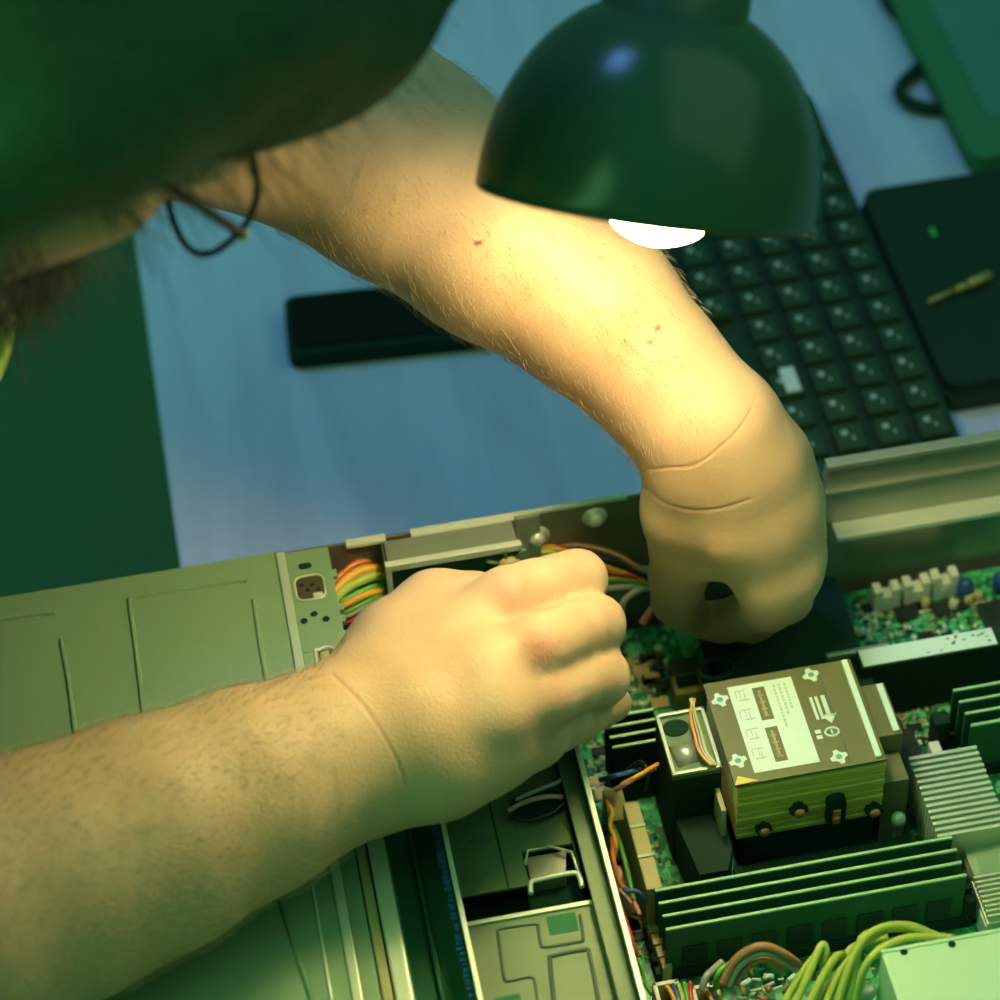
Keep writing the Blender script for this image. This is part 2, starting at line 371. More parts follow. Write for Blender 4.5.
# latch recess extent
ra = P(522, 852, ZC); rb = P(583, 886, ZC)
bm = nb()
add_box(bm, -.0528, ra.x, Yb, Yt, ZC-.0015, ZC, .0004)
add_box(bm, rb.x, -.0085, Yb, Yt, ZC-.0015, ZC, .0004)
add_box(bm, ra.x, rb.x, ra.y, Yt, ZC-.0015, ZC, 0)
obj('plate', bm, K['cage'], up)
obj('recess', bx(ra.x-.0005, rb.x+.0005, rb.y-.003, ra.y+.0005, ZC-.012, ZC-.0105, 0), K['hole'], up)
bm = nb(); m_ = P(545, 855, ZC)
add_prism(bm, [(ra.x+.001, ra.y-.001), (m_.x+.008, ra.y-.001), (m_.x+.006, ra.y-.0105), (ra.x+.001, ra.y-.0105)], ZC-.011, ZC-.0025)
obj('latch_tab', bm, K['steel'], up)
q = [P(531, 894, ZC+.003), P(531, 883, ZC+.003), P(537, 880, ZC+.003), P(572, 873, ZC+.003), P(579, 876, ZC+.003), P(582, 887, ZC+.003)]
obj('wire_handle', add_tube(nb(), q, .0010, 8, n=4), K['alu'], up)
q = [(ra.x, ra.y-.006), (ra.x+.002, ra.y), (rb.x-.008, ra.y+.0002), (rb.x-.001, ra.y-.004), (rb.x, rb.y)]
obj('recess_rim', add_tube(nb(), [Vector((x, y, ZC+.0002)) for x, y in q], .0007, 6, smooth=False), K['steel'], up)
obj('seam', bx(P(499, 850, ZC).x, P(499, 850, ZC).x+.0006, Yb, Yt, ZC, ZC+.00015, 0), K['hole'], up)
e = P(482, 840, ZC); bm = nb()
add_prism(bm, [(e.x-.0042, e.y+.001), (e.x, e.y+.001), (e.x, e.y+.0032), (e.x+.0045, e.y), (e.x, e.y-.0032), (e.x, e.y-.001), (e.x-.0042, e.y-.001)], ZC, ZC+.0002)
obj('arrow_mark', bm, K['ink'], up)
bm = nb(); s0 = P(512, 806, ZC); s1 = P(563, 806, ZC); add_prism(bm, rrect(s0.x, s1.x, s0.y-.007, s0.y+.004, .003), ZC, ZC+.0002)
obj('cable_slot', bm, K['hole'], up)
w = obj('pink_lead', add_tube(nb(), [P(508, 811, ZC+.002), P(525, 802, ZC+.004), P(545, 797, ZC+.005), P(563, 797, ZC+.003)], .0010), K['pink']); tag(w, 'pink wire arching out of the cage cover slot', 'wire')
w = obj('white_lead', add_tube(nb(), [P(515, 800, ZC+.003), P(538, 790, ZC+.004), P(556, 783, ZC+.004), P(566, 776, ZC+.004)], .0009), K['grey']); tag(w, 'pale grey wire just behind the pink wire on the cage cover', 'wire')
w = obj('black_lead', add_tube(nb(), [P(510, 816, ZC+.002), P(530, 820, ZC+.003), P(552, 813, ZC+.003), P(564, 803, ZC+.003)], .0011), K['blackw']); tag(w, 'black wire looping in front of the pink wire on the cage cover', 'wire')
# lower cage plate
lo = thing('lower_cage_cover', 'grey-green embossed metal cover plate at the bottom edge, nearest the camera', 'cover plate', (-.027, -.3, ZC))
Y2 = XY(468, 926, ZC)[1]
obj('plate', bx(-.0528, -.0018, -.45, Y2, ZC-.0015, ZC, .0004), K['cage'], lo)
obj('front_lip', bx(-.0528, -.0018, Y2-.0006, Y2+.0012, ZC-.001, ZC+.001, .0003), K['alu'], lo)
def rim(pts, z, r, m, parent, nm): obj(nm, add_tube(nb(), [P(a, b, z) for a, b in pts], r, 6, n=3), m, parent)
rim([(498, 934), (501, 929), (535, 924), (538, 930), (541, 944), (546, 947), (578, 942), (583, 938), (580, 915)], ZC+.0001, .0006, K['ink'], lo, 'embossed_line')
rim([(498, 934), (504, 976), (509, 981), (530, 977), (535, 984), (538, 1010)], ZC+.0001, .0006, K['ink'], lo, 'embossed_line')
rim([(555, 1010), (550, 962), (553, 956), (584, 950), (590, 956), (600, 1010)], ZC+.0002, .0008, K['ink'], lo, 'embossed_line')
obj('square_window', pbox((546, 917), (579, 930), ZC+.0002, ZC-.001, 0), K['darkg'], lo)
obj('corner_window', pbox((494, 998), (524, 1012), ZC+.0002, ZC-.001, 0), K['darkg'], lo)
obj('gap_shade_sheet', bx(-.0530, -.0014, -.455, -.10, .056, .058), K['hole'], ch)  # dark sheet added below the cage covers to paint the gap's shade
# left closed cover
cv = thing('chassis_cover', 'large flat grey-green steel cover closing the left half of the server', 'cover', (-.2, -.25, ZT))
bm = nb(); add_box(bm, -.33, -.0930, -.46, YW-.0005, ZT, ZT+.0016, .0005)
obj('panel', bm, K['cover'], cv)
obj('folded_edge', bx(-.0960, -.0925, -.46, YW-.002, ZT+.0014, ZT+.0026, .0006), K['alu'], cv)
def ridge(pts, nm='pressed_ridge'):
    obj(nm, add_tube(nb(), [P(a, b, ZT+.0016) for a, b in pts], .0010, 8, n=5), K['cover'], cv)
ridge([(146, 740), (138, 665), (130, 606), (131, 599), (140, 596), (190, 588), (238, 581), (247, 581)])
ridge([(-40, 627), (0, 620), (40, 614), (56, 613)])
ridge([(254, 600), (261, 650), (270, 700)])
ridge([(61, 640), (70, 690), (78, 760)])
ridge([(280, 900), (315, 1010)])
obj('cover_step', bx(-.1035, -.1025, -.46, -.15, ZT+.0014, ZT+.0022, .0003), K['alu'], cv)
# housing with fan behind the right hand
h0 = XY(386, 566, ZT); h1 = XY(521, 546, ZT)
hs = thing('fan_housing', 'pale steel fan housing clipped to the far chassis wall, behind the right hand', 'fan housing', ((h0[0]+h1[0])/2, YW-.01, 0))
bm = nb(); add_box(bm, h0[0], h1[0], h0[1], YW-.0033, ZT-.0015, ZT, .0003); add_box(bm, h0[0], h0[0]+.001, h0[1], YW-.0033, .012, ZT, 0)
add_box(bm, h1[0]-.001, h1[0], h0[1], YW-.0033, .012, ZT, 0)
obj('top_plate', bm, K['steel'], hs)
bm = nb(); add_box(bm, h0[0]-.0004, h1[0]+.0004, h0[1]-.0012, h0[1]+.0018, ZT-.0026, ZT+.0006, .0003); add_box(bm, h0[0]-.0004, h0[0]+.0018, h0[1]-.0012, h0[1], ZT-.03, ZT-.002, .0003)
obj('front_lip', bm, K['bright'], hs)
obj('opening', bx(h0[0]+.0018, h1[0]-.001, h0[1]-.0006, h0[1]+.0004, .012, ZT-.0026, 0), K['hole'], hs)
fc = P(512, 560, .074)
obj('fan_hub', add_lathe(nb(), [(.0001, .003), (.004, .003), (.0048, .002), (.0048, 0)], (fc.x-.002, h0[1]-.0006, .0775), (0, -1, 0), 20), K['tan'], hs)
bm = nb()
for i in range(7):
    a_ = i*2*math.pi/7; u = Vector((math.cos(a_), 0, math.sin(a_)))*.0125; o_ = Vector((fc.x-.002, h0[1]-.0008, .0775))
    add_tube(bm, [o_+u*.35, o_+u*.8], .0008, 5, smooth=False)
obj('fan_blades', bm, K['cage'], hs)
obj('clip_bracket', bx(P(521, 540, ZT).x, P(545, 536, ZT).x, YW-.0035, YW-.0012, .060, ZT+.0004, .0003), K['steel'], ch)
# ------------------------------------------------------------------ cable bundles along the far wall
def cable(nm, label, pts, r, m, cat='wire', group=None):
    o = obj(nm, add_tube(nb(), [P(*p) for p in pts], r, 8), m); tag(o, label, cat, group); return o
lft = [('amber', 'thick amber wire, topmost curl of the bundle left of the fan housing', [(330, 596, .078), (343, 582, .080), (360, 571, .080), (376, 569, .078), (388, 572, .07)], .0021),
       ('yellow', 'yellow wire curling just below the amber one left of the fan housing', [(330, 603, .077), (346, 589, .079), (362, 580, .080), (378, 576, .077), (390, 580, .07)], .0020),
       ('orange', 'orange wire at the top rear of the left bundle', [(330, 588, .076), (342, 574, .077), (358, 563, .077), (380, 560, .074)], .0015),
       ('green', 'green wire in the middle of the left bundle', [(330, 610, .075), (344, 600, .077), (364, 590, .077), (384, 583, .074)], .0012),
       ('amber', 'second amber wire under the green one in the left bundle', [(330, 612, .073), (346, 604, .076), (364, 595, .076), (384, 589, .072)], .0016),
       ('green', 'lower green wire in the left bundle', [(332, 618, .071), (350, 610, .073), (368, 601, .073), (386, 592, .07)], .0010),
       ('grey', 'whitish wire near the bottom of the left bundle', [(334, 619, .069), (352, 613, .071), (370, 603, .071), (388, 597, .068)], .0014),
       ('red', 'red wire at the bottom of the left bundle', [(334, 622, .066), (350, 620, .067), (362, 613, .067), (376, 610, .064)], .0016),
       ('blackw', 'black wire below the red wire in the left bundle', [(334, 632, .06), (350, 630, .062), (366, 618, .062), (380, 606, .06)], .0016)]
for c_, l_, p_, r_ in lft: cable(K[c_].name, l_, p_, r_, K[c_])
obj('cable_well', bx(sx1+.0006, h0[0]-.001, -.10, YW-.0014, .030, .032), K['hole'], ch)
mid = [('orange', 'upper orange wire looping beside the wall clip', [(521, 548, .066), (540, 540, .068), (560, 536, .068), (567, 545, .066), (555, 552, .064), (530, 552, .063)], .0012),
       ('amber', 'amber wire below the upper orange loop', [(521, 553, .064), (545, 547, .067), (566, 552, .066), (590, 560, .064), (620, 572, .058), (650, 580, .054)], .0013),
       ('yellow', 'yellow wire right of the fan housing, above the index finger', [(521, 556, .063), (545, 552, .066), (562, 556, .064), (580, 566, .060)], .0013),
       ('green', 'green wire right of the fan housing, above the index finger', [(521, 561, .062), (542, 557, .064), (560, 560, .062)], .0011),
       ('brown', 'brown wire running from the wall clip toward the left hand', [(560, 545, .066), (590, 547, .066), (615, 554, .064), (635, 566, .060), (655, 578, .055)], .0013),
       ('blackw', 'black wire above the ribbon of coloured wires', [(575, 550, .066), (600, 558, .064), (625, 566, .060), (655, 580, .055)], .0016),
       ('grey', 'pale grey wire between the two hands, topmost light one', [(585, 558, .062), (610, 563, .060), (635, 568, .057), (662, 570, .054)], .0013),
       ('red', 'red wire between the two hands', [(585, 572, .059), (610, 573, .058), (635, 576, .056), (660, 582, .052)], .0014),
       ('yellow', 'yellow wire directly below the red one between the hands', [(585, 577, .057), (610, 577, .056), (636, 579, .054), (660, 586, .051)], .0013),
       ('green', 'green wire below the yellow one between the hands', [(585, 581, .056), (610, 580, .055), (636, 582, .053), (660, 589, .050)], .0011),
       ('grey', 'lower pale wire between the two hands', [(585, 591, .053), (610, 588, .053), (632, 587, .052), (655, 590, .050)], .0013),
       ('grey', 'pale wire bent down in a hook beside the left thumb', [(643, 588, .053), (630, 595, .052), (622, 606, .048), (621, 622, .042), (624, 640, .034)], .0014),
       ('brown', 'short reddish wire end beside the left thumb tip', [(653, 608, .050), (648, 615, .048), (642, 624, .045)], .0017)]
for c_, l_, p_, r_ in mid: cable(K[c_].name, l_, p_, r_, K[c_])
# ------------------------------------------------------------------ MOTHERBOARD
mb = thing('motherboard', 'green circuit board crowded with small components inside the server', 'circuit board', (.15, -.17, .003))
ZB = .014
obj('board', bx(.0015, .325, -.45, YW-.006, ZB-.002, ZB, .0002), K['pcb'], mb)
rr = random.Random(11)
zones = [((604, 700), (625, 745), 8), ((606, 830), (650, 900), 22), ((640, 655), (662, 690), 14), ((600, 765), (640, 800), 12), ((855, 600), (1000, 640), 26), ((880, 672), (960, 745), 22), ((625, 655), (665, 705), 10), ((590, 715), (612, 800), 12), ((606, 830), (660, 960), 20)]
small = nb(); nsm = 0
for tl, br, n in zones:
    for i in range(n*7):
        px = rr.uniform(tl[0], br[0]); py = rr.uniform(tl[1], br[1]); p = P(px, py, ZB)
        a_, b_ = (.0006, .0012) if rr.random() < .5 else (.0012, .0006)
        add_box(small, p.x-a_, p.x+a_, p.y-b_, p.y+b_, ZB, ZB+.001, 0, rr.choice((0, 0, 1, 2, 3)))
sm = obj('surface_mount_parts', small, [K['ltgreen'], K['tan'], K['chip'], K['white']], mb); sm['kind'] = 'stuff'
for tl, br, n in zones:
    for i in range(n//2):
        px = rr.uniform(tl[0], br[0]); py = rr.uniform(tl[1], br[1]); p = P(px, py, ZB); w_ = rr.uniform(.0018, .004); d_ = rr.uniform(.0015, .003)
        if rr.random() < .3: obj('capacitor', cyl(nb(), (p.x, p.y), .0018, ZB, ZB+.005, 16), K['tan' if rr.random() < .6 else 'alu'], mb)
        else: obj('chip', bx(p.x-w_, p.x+w_, p.y-d_, p.y+d_, ZB, ZB+.0016, .0002), K[rr.choice(('chip', 'chip', 'tan'))], mb)
obj('chip', pbox((893, 607), (920, 616), ZB+.002, ZB), K['chip'], mb)
obj('chip', pbox((930, 602), (956, 611), ZB+.002, ZB), K['chip'], mb)
obj('chip', pbox((977, 603), (1030, 622), ZB+.003, ZB), K['chip'], mb)
for i, (px, py) in enumerate(((871, 584), (901, 577), (929, 570))):
    p = P(px, py, ZB+.012); w_ = .0112; bm = nb()
    add_box(bm, p.x, p.x+w_, p.y-.006, p.y, ZB, ZB+.0085, .0003)
    add_box(bm, p.x, p.x+.0035, p.y-.006, p.y, ZB+.0085, ZB+.0125, .0004); add_box(bm, p.x+w_-.0035, p.x+w_, p.y-.006, p.y, ZB+.0085, ZB+.0125, .0004)
    add_box(bm, p.x+.004, p.x+.007, p.y-.0062, p.y-.006, ZB+.002, ZB+.006, 0)
    obj('pin_header', bm, K['white'], mb, 'ivory two-pronged header')
for px, py in ((964, 576), (1000, 568)):
    p = P(px, py, ZB+.010); obj('capacitor', add_lathe(nb(), [(.0001, ZB), (.0034, ZB), (.0036, ZB+.006), (.003, ZB+.009), (.0015, ZB+.0105), (.0001, ZB+.011)], (p.x, p.y-.003, 0), (0, 0, 1), 24), K['blue'], mb, 'blue capacitor')
obj('socket_block', pbox((668, 660), (703, 672), ZB+.010, ZB), mat('brown_socket', (.10, .08, .02), .5), mb)
obj('socket_block', pbox((670, 676), (705, 690), ZB+.012, ZB), mat('olive_socket', (.22, .20, .05), .5), mb)
obj('socket_hole', pbox((675, 677), (700, 684), ZB+.0123, ZB+.012, 0), K['hole'], mb)
obj('square_socket', pbox((602, 790), (630, 818), ZB+.016, ZB), K['tan'], mb)
obj('pin_strip', pbox((912, 727), (918, 800), ZB+.01, ZB), K['chip'], mb)
obj('white_jumper', pbox((928, 742), (945, 757), ZB+.012, ZB), K['white'], mb)
for i in range(4):
    obj('choke', pbox((646+i*4.5, 922+i*12), (659+i*4.5, 931+i*12), ZB+.010, ZB), K['tan'], mb)
for i in range(3): obj('choke', pbox((624+i*4, 838+i*18), (637+i*4, 852+i*18), ZB+.008, ZB), K['tan'], mb)
# ------------------------------------------------------------------ memory modules
def module(x0, x1, y, z0, z1, label, group, chips=True, m=None):
    t = thing('memory_module', label, 'memory module', ((x0+x1)/2, y, z0), group)
    obj('board', bx(x0, x1, y-.0006, y+.0006, z0, z1-.0004, .0001), m or K['pcbm'], t)
    obj('top_edge', bx(x0, x1, y-.0006, y+.0006, z1-.0006, z1+.0005, .0002), K['edge'], t)
    return t
X0 = P(655, 891, .045).x; X1 = P(955, 845, .045).x
names = ['rearmost of the four long memory modules', 'second from the rear of the four long memory modules', 'third from the rear of the four long memory modules', 'frontmost of the four long memory modules']
my = [XY(655, 891, .045)[1]-i*.0058 for i in range(4)]
for i in range(4):
    t = module(X0, X1, my[i], ZB+.004, .045, 'green memory module, '+names[i], 'long memory modules in front of the processor cooler')
    if i == 3:
        for k in range(8): obj('chip', bx(X0+.006+k*.0132, X0+.0155+k*.0132, my[i]-.0014, my[i]-.0006, .022, .033, .0002), K['chip'], t)
        q = add_tube(nb(), [Vector((X0+.004, my[i]-.0008, .044)), Vector((X1-.004, my[i]-.0008, .044))], .0004, 5, smooth=False)
for i in range(4):
    obj('memory_slot', bx(X0-.004, X1+.004, my[i]-.002, my[i]+.002, ZB, ZB+.006, .0003), K['dark'], mb)
    obj('slot_latch', bx(X1+.0005, X1+.005, my[i]-.0018, my[i]+.0018, ZB+.006, .030, .0005), K['dark'], mb)
a0 = P(953, 691, .045)
nm2 = ['rearmost of the right-edge memory modules', 'second from the rear of the right-edge memory modules', 'third from the rear of the right-edge memory modules', 'frontmost of the right-edge memory modules']
for i in range(4):
    y = a0.y-i*.0060
    module(a0.x+i*.0005, a0.x+.111, y, ZB+.004, .045, nm2[i]+', green', 'memory modules at the right edge')
    obj('memory_slot', bx(a0.x-.004, a0.x+.115, y-.002, y+.002, ZB, ZB+.006, .0003), K['dark'], mb)
obj('slot_latch', bx(a0.x-.009, a0.x-.002, a0.y-.008, a0.y-.001, ZB+.002, .036, .0015), K['dark'], mb)
nm3 = ['rearmost', 'second from the rear', 'third from the rear', 'frontmost']
a1 = P(604, 718, .048)
for i in range(4): module(a1.x, a1.x+.0195, a1.y-i*.0050, ZB, .048, 'black memory module, '+nm3[i]+' left of the blower fan', 'short memory modules left of the blower fan', m=K['dark'])
# ------------------------------------------------------------------ CPU cooler
ZH = .070; a_ = P(703, 684, ZH); b_ = P(886, 765, ZH)
cx0, cx1, cy0, cy1 = a_.x, P(888, 762, ZH).x, P(735, 786, ZH).y, a_.y
cp = thing('processor_cooler', 'finned processor cooler with olive top plate and white printed label', 'heat sink', ((cx0+cx1)/2, (cy0+cy1)/2, ZB))
obj('base_block', bx(cx0+.004, cx1-.002, cy0+.002, cy1-.002, ZB, .037, .001), K['dark'], cp)
bm = nb(); n = 10
for i in range(n):
    z = .037+i*.0031; add_box(bm, cx0+.0012, cx1, cy0+(.0006 if i % 3 else 0), cy1-.001, z, z+.0021, .0002)
add_box(bm, cx0+.003, cx1-.001, cy0+.0016, cy1-.002, .037, ZH-.001, 0)
obj('fins', bm, K['fin'], cp)
tpz = ZH
bm = nb(); add_box(bm, cx0, cx1, cy0, cy1, ZH-.0012, ZH, .0003)
pl = obj('top_plate', bm, K['olive'], cp)
xr_ = P(862, 712, ZH).x
obj('bright_rib', bx(xr_-.0012, xr_+.0012, cy0+.001, cy1-.001, ZH, ZH+.0014, .0004), K['label'], cp)
obj('side_fold', bx(P(828, 700, ZH).x, P(828, 700, ZH).x+.0005, cy0+.001, cy1-.001, ZH, ZH+.0002, 0), K['ink'], cp)
# label
la = P(727, 688, ZH); lb_ = P(820, 762, ZH)
lab = obj('printed_label', bx(la.x, lb_.x, lb_.y, la.y, ZH, ZH+.00025, 0), K['label'], cp)
lw = lb_.x-la.x; lh = la.y-lb_.y
def L(u, v): return la.x+lw*u, la.y-lh*v
bm = nb()
for v0, v1 in ((.06, .44), (.53, .92)):
    x, y = L(.36, v0); x2, y2 = L(.55, v1); add_box(bm, x, x2, y2, y, ZH+.00025, ZH+.0004, 0)
obj('dark_diagram', bm, K['olive'], lab)
bm = nb()
for v0, v1 in ((.10, .40), (.57, .88)):
    x, y = L(.43, v0); x2, y2 = L(.47, v1); add_box(bm, x, x2, y2, y, ZH+.0004, ZH+.0005, 0)
    for k in range(4):
        x, y = L(.41, v0+.05+k*.08); add_box(bm, x, x+.0022, y-.0006, y, ZH+.0004, ZH+.0005, 0)
obj('diagram_lines', bm, K['tan'], lab)
bm = nb(); rr = random.Random(5)
for k in range(4):
    for (u0, v0, u1, v1) in ((.08, .1, .24, .11), (.08, .1, .095, .2), (.2, .14, .215, .24), (.1, .22, .26, .232), (.14, .12, .155, .2)):
        s_ = .225*k; j_ = rr.uniform(-.02, .02); x, y = L(u0+j_, v0*.9+s_-.03); x2, y2 = L(u1+j_, v1*.9+s_-.03); add_box(bm, x, x2, y2, y, ZH+.00025, ZH+.0004, 0)
obj('assembly_drawings', bm, K['inklt'], lab)
bm = nb()
for k in range(3):
    v = .06
    while v < (.52, .42, .36)[k]:
        l_ = rr.uniform(.015, .04); x, y = L(.68+.085*k, v); x2, y2 = L(.71+.085*k, v+l_); add_box(bm, x, x2, y2, y, ZH+.00025, ZH+.0004, 0); v += l_+.015
obj('fine_print', bm, K['inklt'], lab)
def gear(px, py):
    p = P(px, py, ZH); pts = []
    for i in range(24):
        r = .0034 if i % 6 < 3 else .0023; t = 2*math.pi*i/24; pts.append((p.x+r*math.cos(t), p.y+r*math.sin(t)))
    bm = add_prism(nb(), pts, ZH, ZH+.0002); g = obj('printed_gear', bm, K['wink'], cp)
    obj('gear_centre', add_prism(nb(), [(p.x+.0012*math.cos(t*.7), p.y+.0012*math.sin(t*.7)) for t in range(9)], ZH+.0002, ZH+.0003), mat('teal_ink', (.12, .32, .38), .6), g)
for g_ in ((720, 700), (811, 675), (738, 761), (839, 757)): gear(*g_)
bm = nb()
p = P(814, 697, ZH); q = P(822, 715, ZH)
for dx in (0, .0018): add_box(bm, p.x-.002+dx*1.1, p.x-.002+dx*1.1+.0011, q.y-.002, p.y, ZH, ZH+.0002, 0)
p = P(820, 696, ZH); q = P(825, 716, ZH); add_box(bm, p.x, p.x+.0016, q.y, p.y, ZH, ZH+.0002, 0)
add_prism(bm, [(p.x-.0022, q.y+.0005), (p.x+.0038, q.y+.0005), (p.x+.0008, q.y-.0038)], ZH, ZH+.0002)
obj('printed_arrow', bm, K['wink'], cp)
bm = nb(); p = P(832, 732, ZH)
add_tube(bm, [Vector((p.x+.0026*math.cos(i*math.pi/8), p.y+.0020*math.sin(i*math.pi/8), ZH+.0001)) for i in range(17)], .0005, 5, smooth=False)
add_box(bm, p.x-.0003, p.x+.0003, p.y-.001, p.y+.001, ZH, ZH+.0003, 0); add_box(bm, p.x-.0062, p.x-.004, p.y-.0024, p.y-.0006, ZH, ZH+.0002, 0); add_box(bm, p.x-.0062, p.x-.004, p.y+.0003, p.y+.002, ZH, ZH+.0002, 0)
obj('printed_symbol', bm, K['wink'], cp)
def fy(px, py):   # point on the front face plane
    dd = R @ Vector((px-500, 500-py, -F)); return CAM+dd*((cy0-CAM.y)/dd.y)
for px, py, w_, h_ in ((798, 808, .0036, .0036), (873, 808, .0036, .0036), (763, 827, .0032, .0032), (835, 808, .0040, .0085)):
    p = fy(px, py); bm = nb()
    if h_ < .005:
        pts = [(w_*math.cos(i*math.pi/2), h_*math.sin(i*math.pi/2)) for i in range(4)]
    else: pts = rrect(-w_*.9, w_*.9, -h_, h_, .003)
    vs0 = [bm.verts.new((p.x+x, cy0-.0022, p.z+z)) for x, z in pts]; vs1 = [bm.verts.new((p.x+x, cy0+.001, p.z+z)) for x, z in pts]
    bm.faces.new(vs0); bm.faces.new(vs1[::-1])
    for i in range(len(pts)): bm.faces.new((vs0[i], vs0[(i+1) % len(pts)], vs1[(i+1) % len(pts)], vs1[i]))
    s_ = obj('heat_pipe_end', bm, K['hole'], cp)
    obj('copper_tip', add_lathe(nb(), [(.0021 if h_ < .005 else .0017, 0), (.0019 if h_ < .005 else .0015, .001), (.0001, .0014)], (p.x, cy0-.0022, p.z-(.0 if h_ < .005 else .003)), (0, -1, 0), 18), K['copper'], s_)
    if h_ > .005: obj('copper_plate', bx(p.x-.0015, p.x+.0015, cy0-.003, cy0-.0022, p.z-.006, p.z+.002, .0004), K['copper'], s_)
obj('plate_tab', add_prism(nb(), [(cx0, cy0), (cx0+.009, cy0+.0004), (cx0+.002, cy0+.004)], ZH, ZH+.0004), K['fin'], cp)
# right extension of the cooler
ex = thing('cooler_bracket', 'olive metal side bracket with one bright edge, right of the processor cooler', 'bracket', (cx1+.01, cy1-.01, ZB))
zx = .062; e0 = P(873, 684, zx); e1 = P(903, 733, zx)
obj('plate', bx(cx1+.0008, e1.x, e1.y, e0.y, ZB, zx, .0004), K['olive'], ex)
obj('bright_edge', bx(e1.x-.0035, e1.x-.001, e1.y+.001, e0.y-.001, zx, zx+.001, .0003), K['label'], ex)
obj('lower_step', bx(cx1+.0008, e1.x-.001, e1.y-.014, e1.y-.0005, ZB, .052, .0004), K['olive'], ex)
# ------------------------------------------------------------------ blower fan
ZF = .066; a_ = P(655, 716, ZF); b_ = P(722, 768, ZF)
bf = thing('blower_fan', 'grey blower fan in a pale square frame, left of the processor cooler', 'fan', ((a_.x+b_.x)/2, (a_.y+b_.y)/2, ZB))
b_.x = min(b_.x, cx0-.0015)
obj('frame', bx(a_.x, b_.x, b_.y, a_.y, ZB, ZF-.0026, .0005), K['dark'], bf)
obj('face_plate', bx(a_.x, b_.x, b_.y, a_.y, ZF-.0026, ZF-.0006, .0003), K['cage'], bf)
bm = nb(); t_ = .0014
for q in ((a_.x, b_.x, a_.y-t_, a_.y), (a_.x, b_.x, b_.y, b_.y+t_), (a_.x, a_.x+t_, b_.y, a_.y), (b_.x-t_, b_.x, b_.y, a_.y)): add_box(bm, q[0], q[1], q[2], q[3], ZF-.0006, ZF+.001, .0003)
obj('rim', bm, K['alu'], bf)
mx_, my_ = (a_.x+b_.x)/2-.002, (a_.y+b_.y)/2
obj('hub', add_prism(nb(), [(mx_-.001+.0050*math.cos(t), a_.y-.007+.0040*math.sin(t)) for t in [i*math.pi/10 for i in range(20)]][::-1][:], ZF-.0006, ZF-.0001), K['hole'], bf)
bm = nb(); add_lathe(bm, [(.0058, -.004), (.0058, .006)], (mx_-.001, my_-.0050, ZF-.003), (1, .15, 0), 28, 0, True)
obj('motor', bm, K['steel'], bf)
for j, (c_, off_) in enumerate((('yellow', 0), ('bluew', .0011), ('pink', .0022), ('blackw', -.0012), ('amber', .0033))):
    o_ = Vector((-off_, 0, 0))
    cable(K[c_].name, {'yellow': 'yellow', 'bluew': 'dark blue', 'pink': 'pink', 'blackw': 'black', 'amber': 'amber'}[c_]+' fan wire lying along the right side of the blower fan', [(691+j*.8, 699, .070), (695-j, 715, .070), (701-j*1.5, 735, .071), (706-j*1.5, 752, .070), (716-j, 766, .069)], .0008, K[c_], group=None)
# black air duct in front of the fan, and the black shroud in front of the cooler
du = thing('air_duct', 'black plastic air duct in front of the blower fan', 'air duct', (a_.x+.02, b_.y-.02, ZB))
bm = nb(); add_prism(bm, [(a_.x+.001, b_.y-.0006), (b_.x, b_.y-.0006), (b_.x, my[0]+.016), (b_.x-.004, my[0]+.007), (a_.x+.004, my[0]+.007)], ZB, .040)
obj('body', bm, K['dark'], du)
obj('upright_rib', bx(b_.x-.003, b_.x-.001, b_.y-.012, b_.y-.001, .040, .056, .0005), K['tan'], du)
bm = nb(); add_prism(bm, [(b_.x+.001, cy0-.0045), (cx1+.012, cy0-.0045), (cx1+.012, my[0]+.0035), (b_.x+.001, my[0]+.0035)], ZB, .026)
sh = obj('black_shroud', bm, K['dark']); tag(sh, 'black plastic shroud between the processor cooler and the long memory modules', 'shroud')
# black block put in for the shadow behind cooler (under the left hand)
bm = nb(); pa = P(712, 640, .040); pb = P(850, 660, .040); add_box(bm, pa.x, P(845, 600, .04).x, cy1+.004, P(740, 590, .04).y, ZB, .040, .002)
sh = obj('shadow_block', bm, K['dark']); tag(sh, 'black block standing in for shadow under the left hand, behind the processor cooler', 'shadow block')
bm = nb(); p = P(716, 668, .041); add_tube(bm, [Vector((p.x+.007*math.cos(i*math.pi/10), p.y+.005*math.sin(i*math.pi/10), .0405)) for i in range(21)], .0009, 6, smooth=False)
o = obj('cable_tie', bm, K['kbody']); tag(o, 'black ring-shaped tie on the shadow block, behind the cooler corner', 'cable tie')
